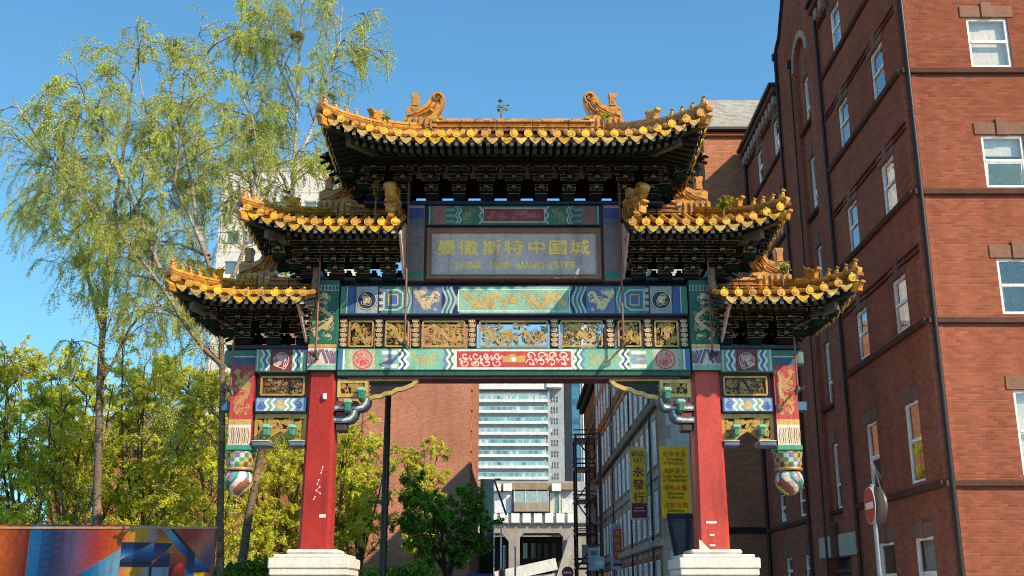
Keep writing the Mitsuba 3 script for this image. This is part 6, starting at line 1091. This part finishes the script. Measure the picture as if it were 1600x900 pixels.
    # blue framed canopy at the foot of the grey gable
    k = thing('steel_canopy', 'sloping grey canopy in a dark blue steel frame beside the right pillar', 'canopy'); fr = (.035, .05, .085)
    put(f'{k}__beam', M().box(7.65, 9.2, 54.8, 55.0, 5.2, 5.5, fr, .02), 'paint')
    for a, b in (((7.75, 54.9, 5.2), (8.2, 54.9, 2.4)), ((8.7, 54.9, 5.2), (8.45, 54.9, 2.4)), ((9.1, 54.9, 5.2), (9.0, 54.9, .1)), ((8.2, 54.9, 2.4), (8.2, 54.9, .1))): put(f'{k}__strut', M().bar(a, b, .16, .16, fr, (0, 1, 0)), 'paint')
    put(f'{k}__panel', M().add(np.array([[7.85, 54.97, 5.18], [9.1, 54.97, 5.18], [9.0, 54.97, 2.4], [8.25, 54.97, 2.4], [7.85, 55.03, 5.18], [9.1, 55.03, 5.18], [9.0, 55.03, 2.4], [8.25, 55.03, 2.4]]), np.array([[0, 3, 2, 1], [4, 5, 6, 7], [0, 1, 5, 4], [1, 2, 6, 5], [2, 3, 7, 6], [3, 0, 4, 7]]), (.22, .23, .24)), 'stone'); put(f'{k}__sill', M().box(7.7, 9.2, 54.7, 55.2, 2.15, 2.38, (.07, .055, .05), .03), 'stone')
    # small things low in the street
    for i, (u, v0, y, l) in enumerate(((783, 818, 150, 'tall thin white flag pole by the leafy tree'), (788, 855, 140, 'short white pole next to the striped barrier'), (805, 857, 145, 'thin white pole in front of the concrete ramp'))):
        x, _, z = at(u, v0, y); k = thing('white_pole', l, 'pole'); put(f'{k}__shaft', M().tube([(x, y, 0), (x, y, z)], [.16, .12], (.66, .66, .64), 8), 'paint', 60); put(f'{k}__cap', M().lathe([(.13, z), (.2, z + .08), (.001, z + .3)], x, y, (.6, .6, .58), 8), 'paint')
    x, y, z = at(783, 889, 90); k = thing('traffic_barrier', 'orange and white striped barrier post at the end of the left kerb', 'barrier')
    for i in range(5): put(f'{k}__band', M().lathe([(.3 - .02 * i, .02 + .7 * i), (.28 - .02 * i, .7 * i + .69)], x, y, (.62, .10, .03) if i % 2 == 0 else (.7, .68, .66), 12), 'paint', 60)
    put(f'{k}__cap', M().lathe([(.2, 3.5), (.12, 3.62), (.001, 3.65)], x, y, (.62, .1, .03), 12), 'paint'); put(f'{k}__foot', M().box(x - .4, x + .4, y - .4, y + .4, 0.005, .07, (.03, .03, .03), .02), 'paint')
    x, y, z = at(887, 889, 95); k = thing('no_entry_sign', 'small distant no entry disc low at the end of the street', 'sign'); F = face((x, y, z - .3), (1, 0, 0), (0, -1, 0)); put(f'{k}__disc', prism(Point(0, 0).buffer(.5, 12), .03, (.45, .03, .03)), 'paint', False, F); sign_poly(k, 'white_bar', sbox(-.36, -.09, .36, .09), F, .032, (.7, .66, .62), .01); put(f'{k}__post', M().tube([(x, y + .06, .1), (x, y + .06, z + .2)], .05, (.2, .2, .2), 8), 'paint', 60)
    van()
def van():
    x, y = -2.55, 86.0; k = thing('delivery_van', 'dark blue van whose roof just shows beside the leafy tree', 'van'); bl = (.02, .05, .16)
    side = Polygon([(-2.4, .35), (2.5, .35), (2.55, 1.0), (2.2, 1.35), (1.5, 2.9), (1.2, 3.15), (-2.2, 3.15), (-2.4, 3.0)]); m = prism(side.buffer(-.06).buffer(.06, 4), 1.9, bl); v, f, c = m.arr(); R = mat((0, -1, 0), (0, 0, 1), (-1, 0, 0), (x + .95, y, 0)); put(f'{k}__body', M().add(v, f, c), 'gloss', 30, R)
    put(f'{k}__windscreen', M().bar((x - .75, y - 1.95, 2.1), (x + .75, y - 1.95, 2.1), .05, 1.1, (.02, .03, .035), (0, -.5, 1)), 'facade_glass')
    for sx in B2:
        put(f'{k}__side_window', M().box(*sorted((x + sx * .955, x + sx * .965)), y - 1.3, y - .4, 1.7, 2.6, (.02, .025, .03)), 'facade_glass'); put(f'{k}__headlight', M().box(*sorted((x + sx * .5, x + sx * .85)), y - 2.56, y - 2.5, .9, 1.1, (.6, .6, .6), .02), 'gloss'); put(f'{k}__mirror', M().box(*sorted((x + sx * .96, x + sx * 1.2)), y - 1.55, y - 1.4, 1.7, 2.1, (.02, .02, .02), .03), 'paint')
        for dy in (-1.6, 1.5): w = M().lathe([(.001, -.12), (.3, -.12), (.36, -.08), (.36, .08), (.3, .12), (.001, .12)], 0, 0, (.02, .02, .02), 16); kk = put(f'{k}__wheel', w, 'paint', 40, mat((0, 1, 0), (0, 0, 1), (1, 0, 0), (x + sx * .85, y + dy, .365)))
    put(f'{k}__bumper', M().box(x - .9, x + .9, y - 2.66, y - 2.5, .4, .65, (.03, .03, .03), .05), 'paint')
signs(); furniture()
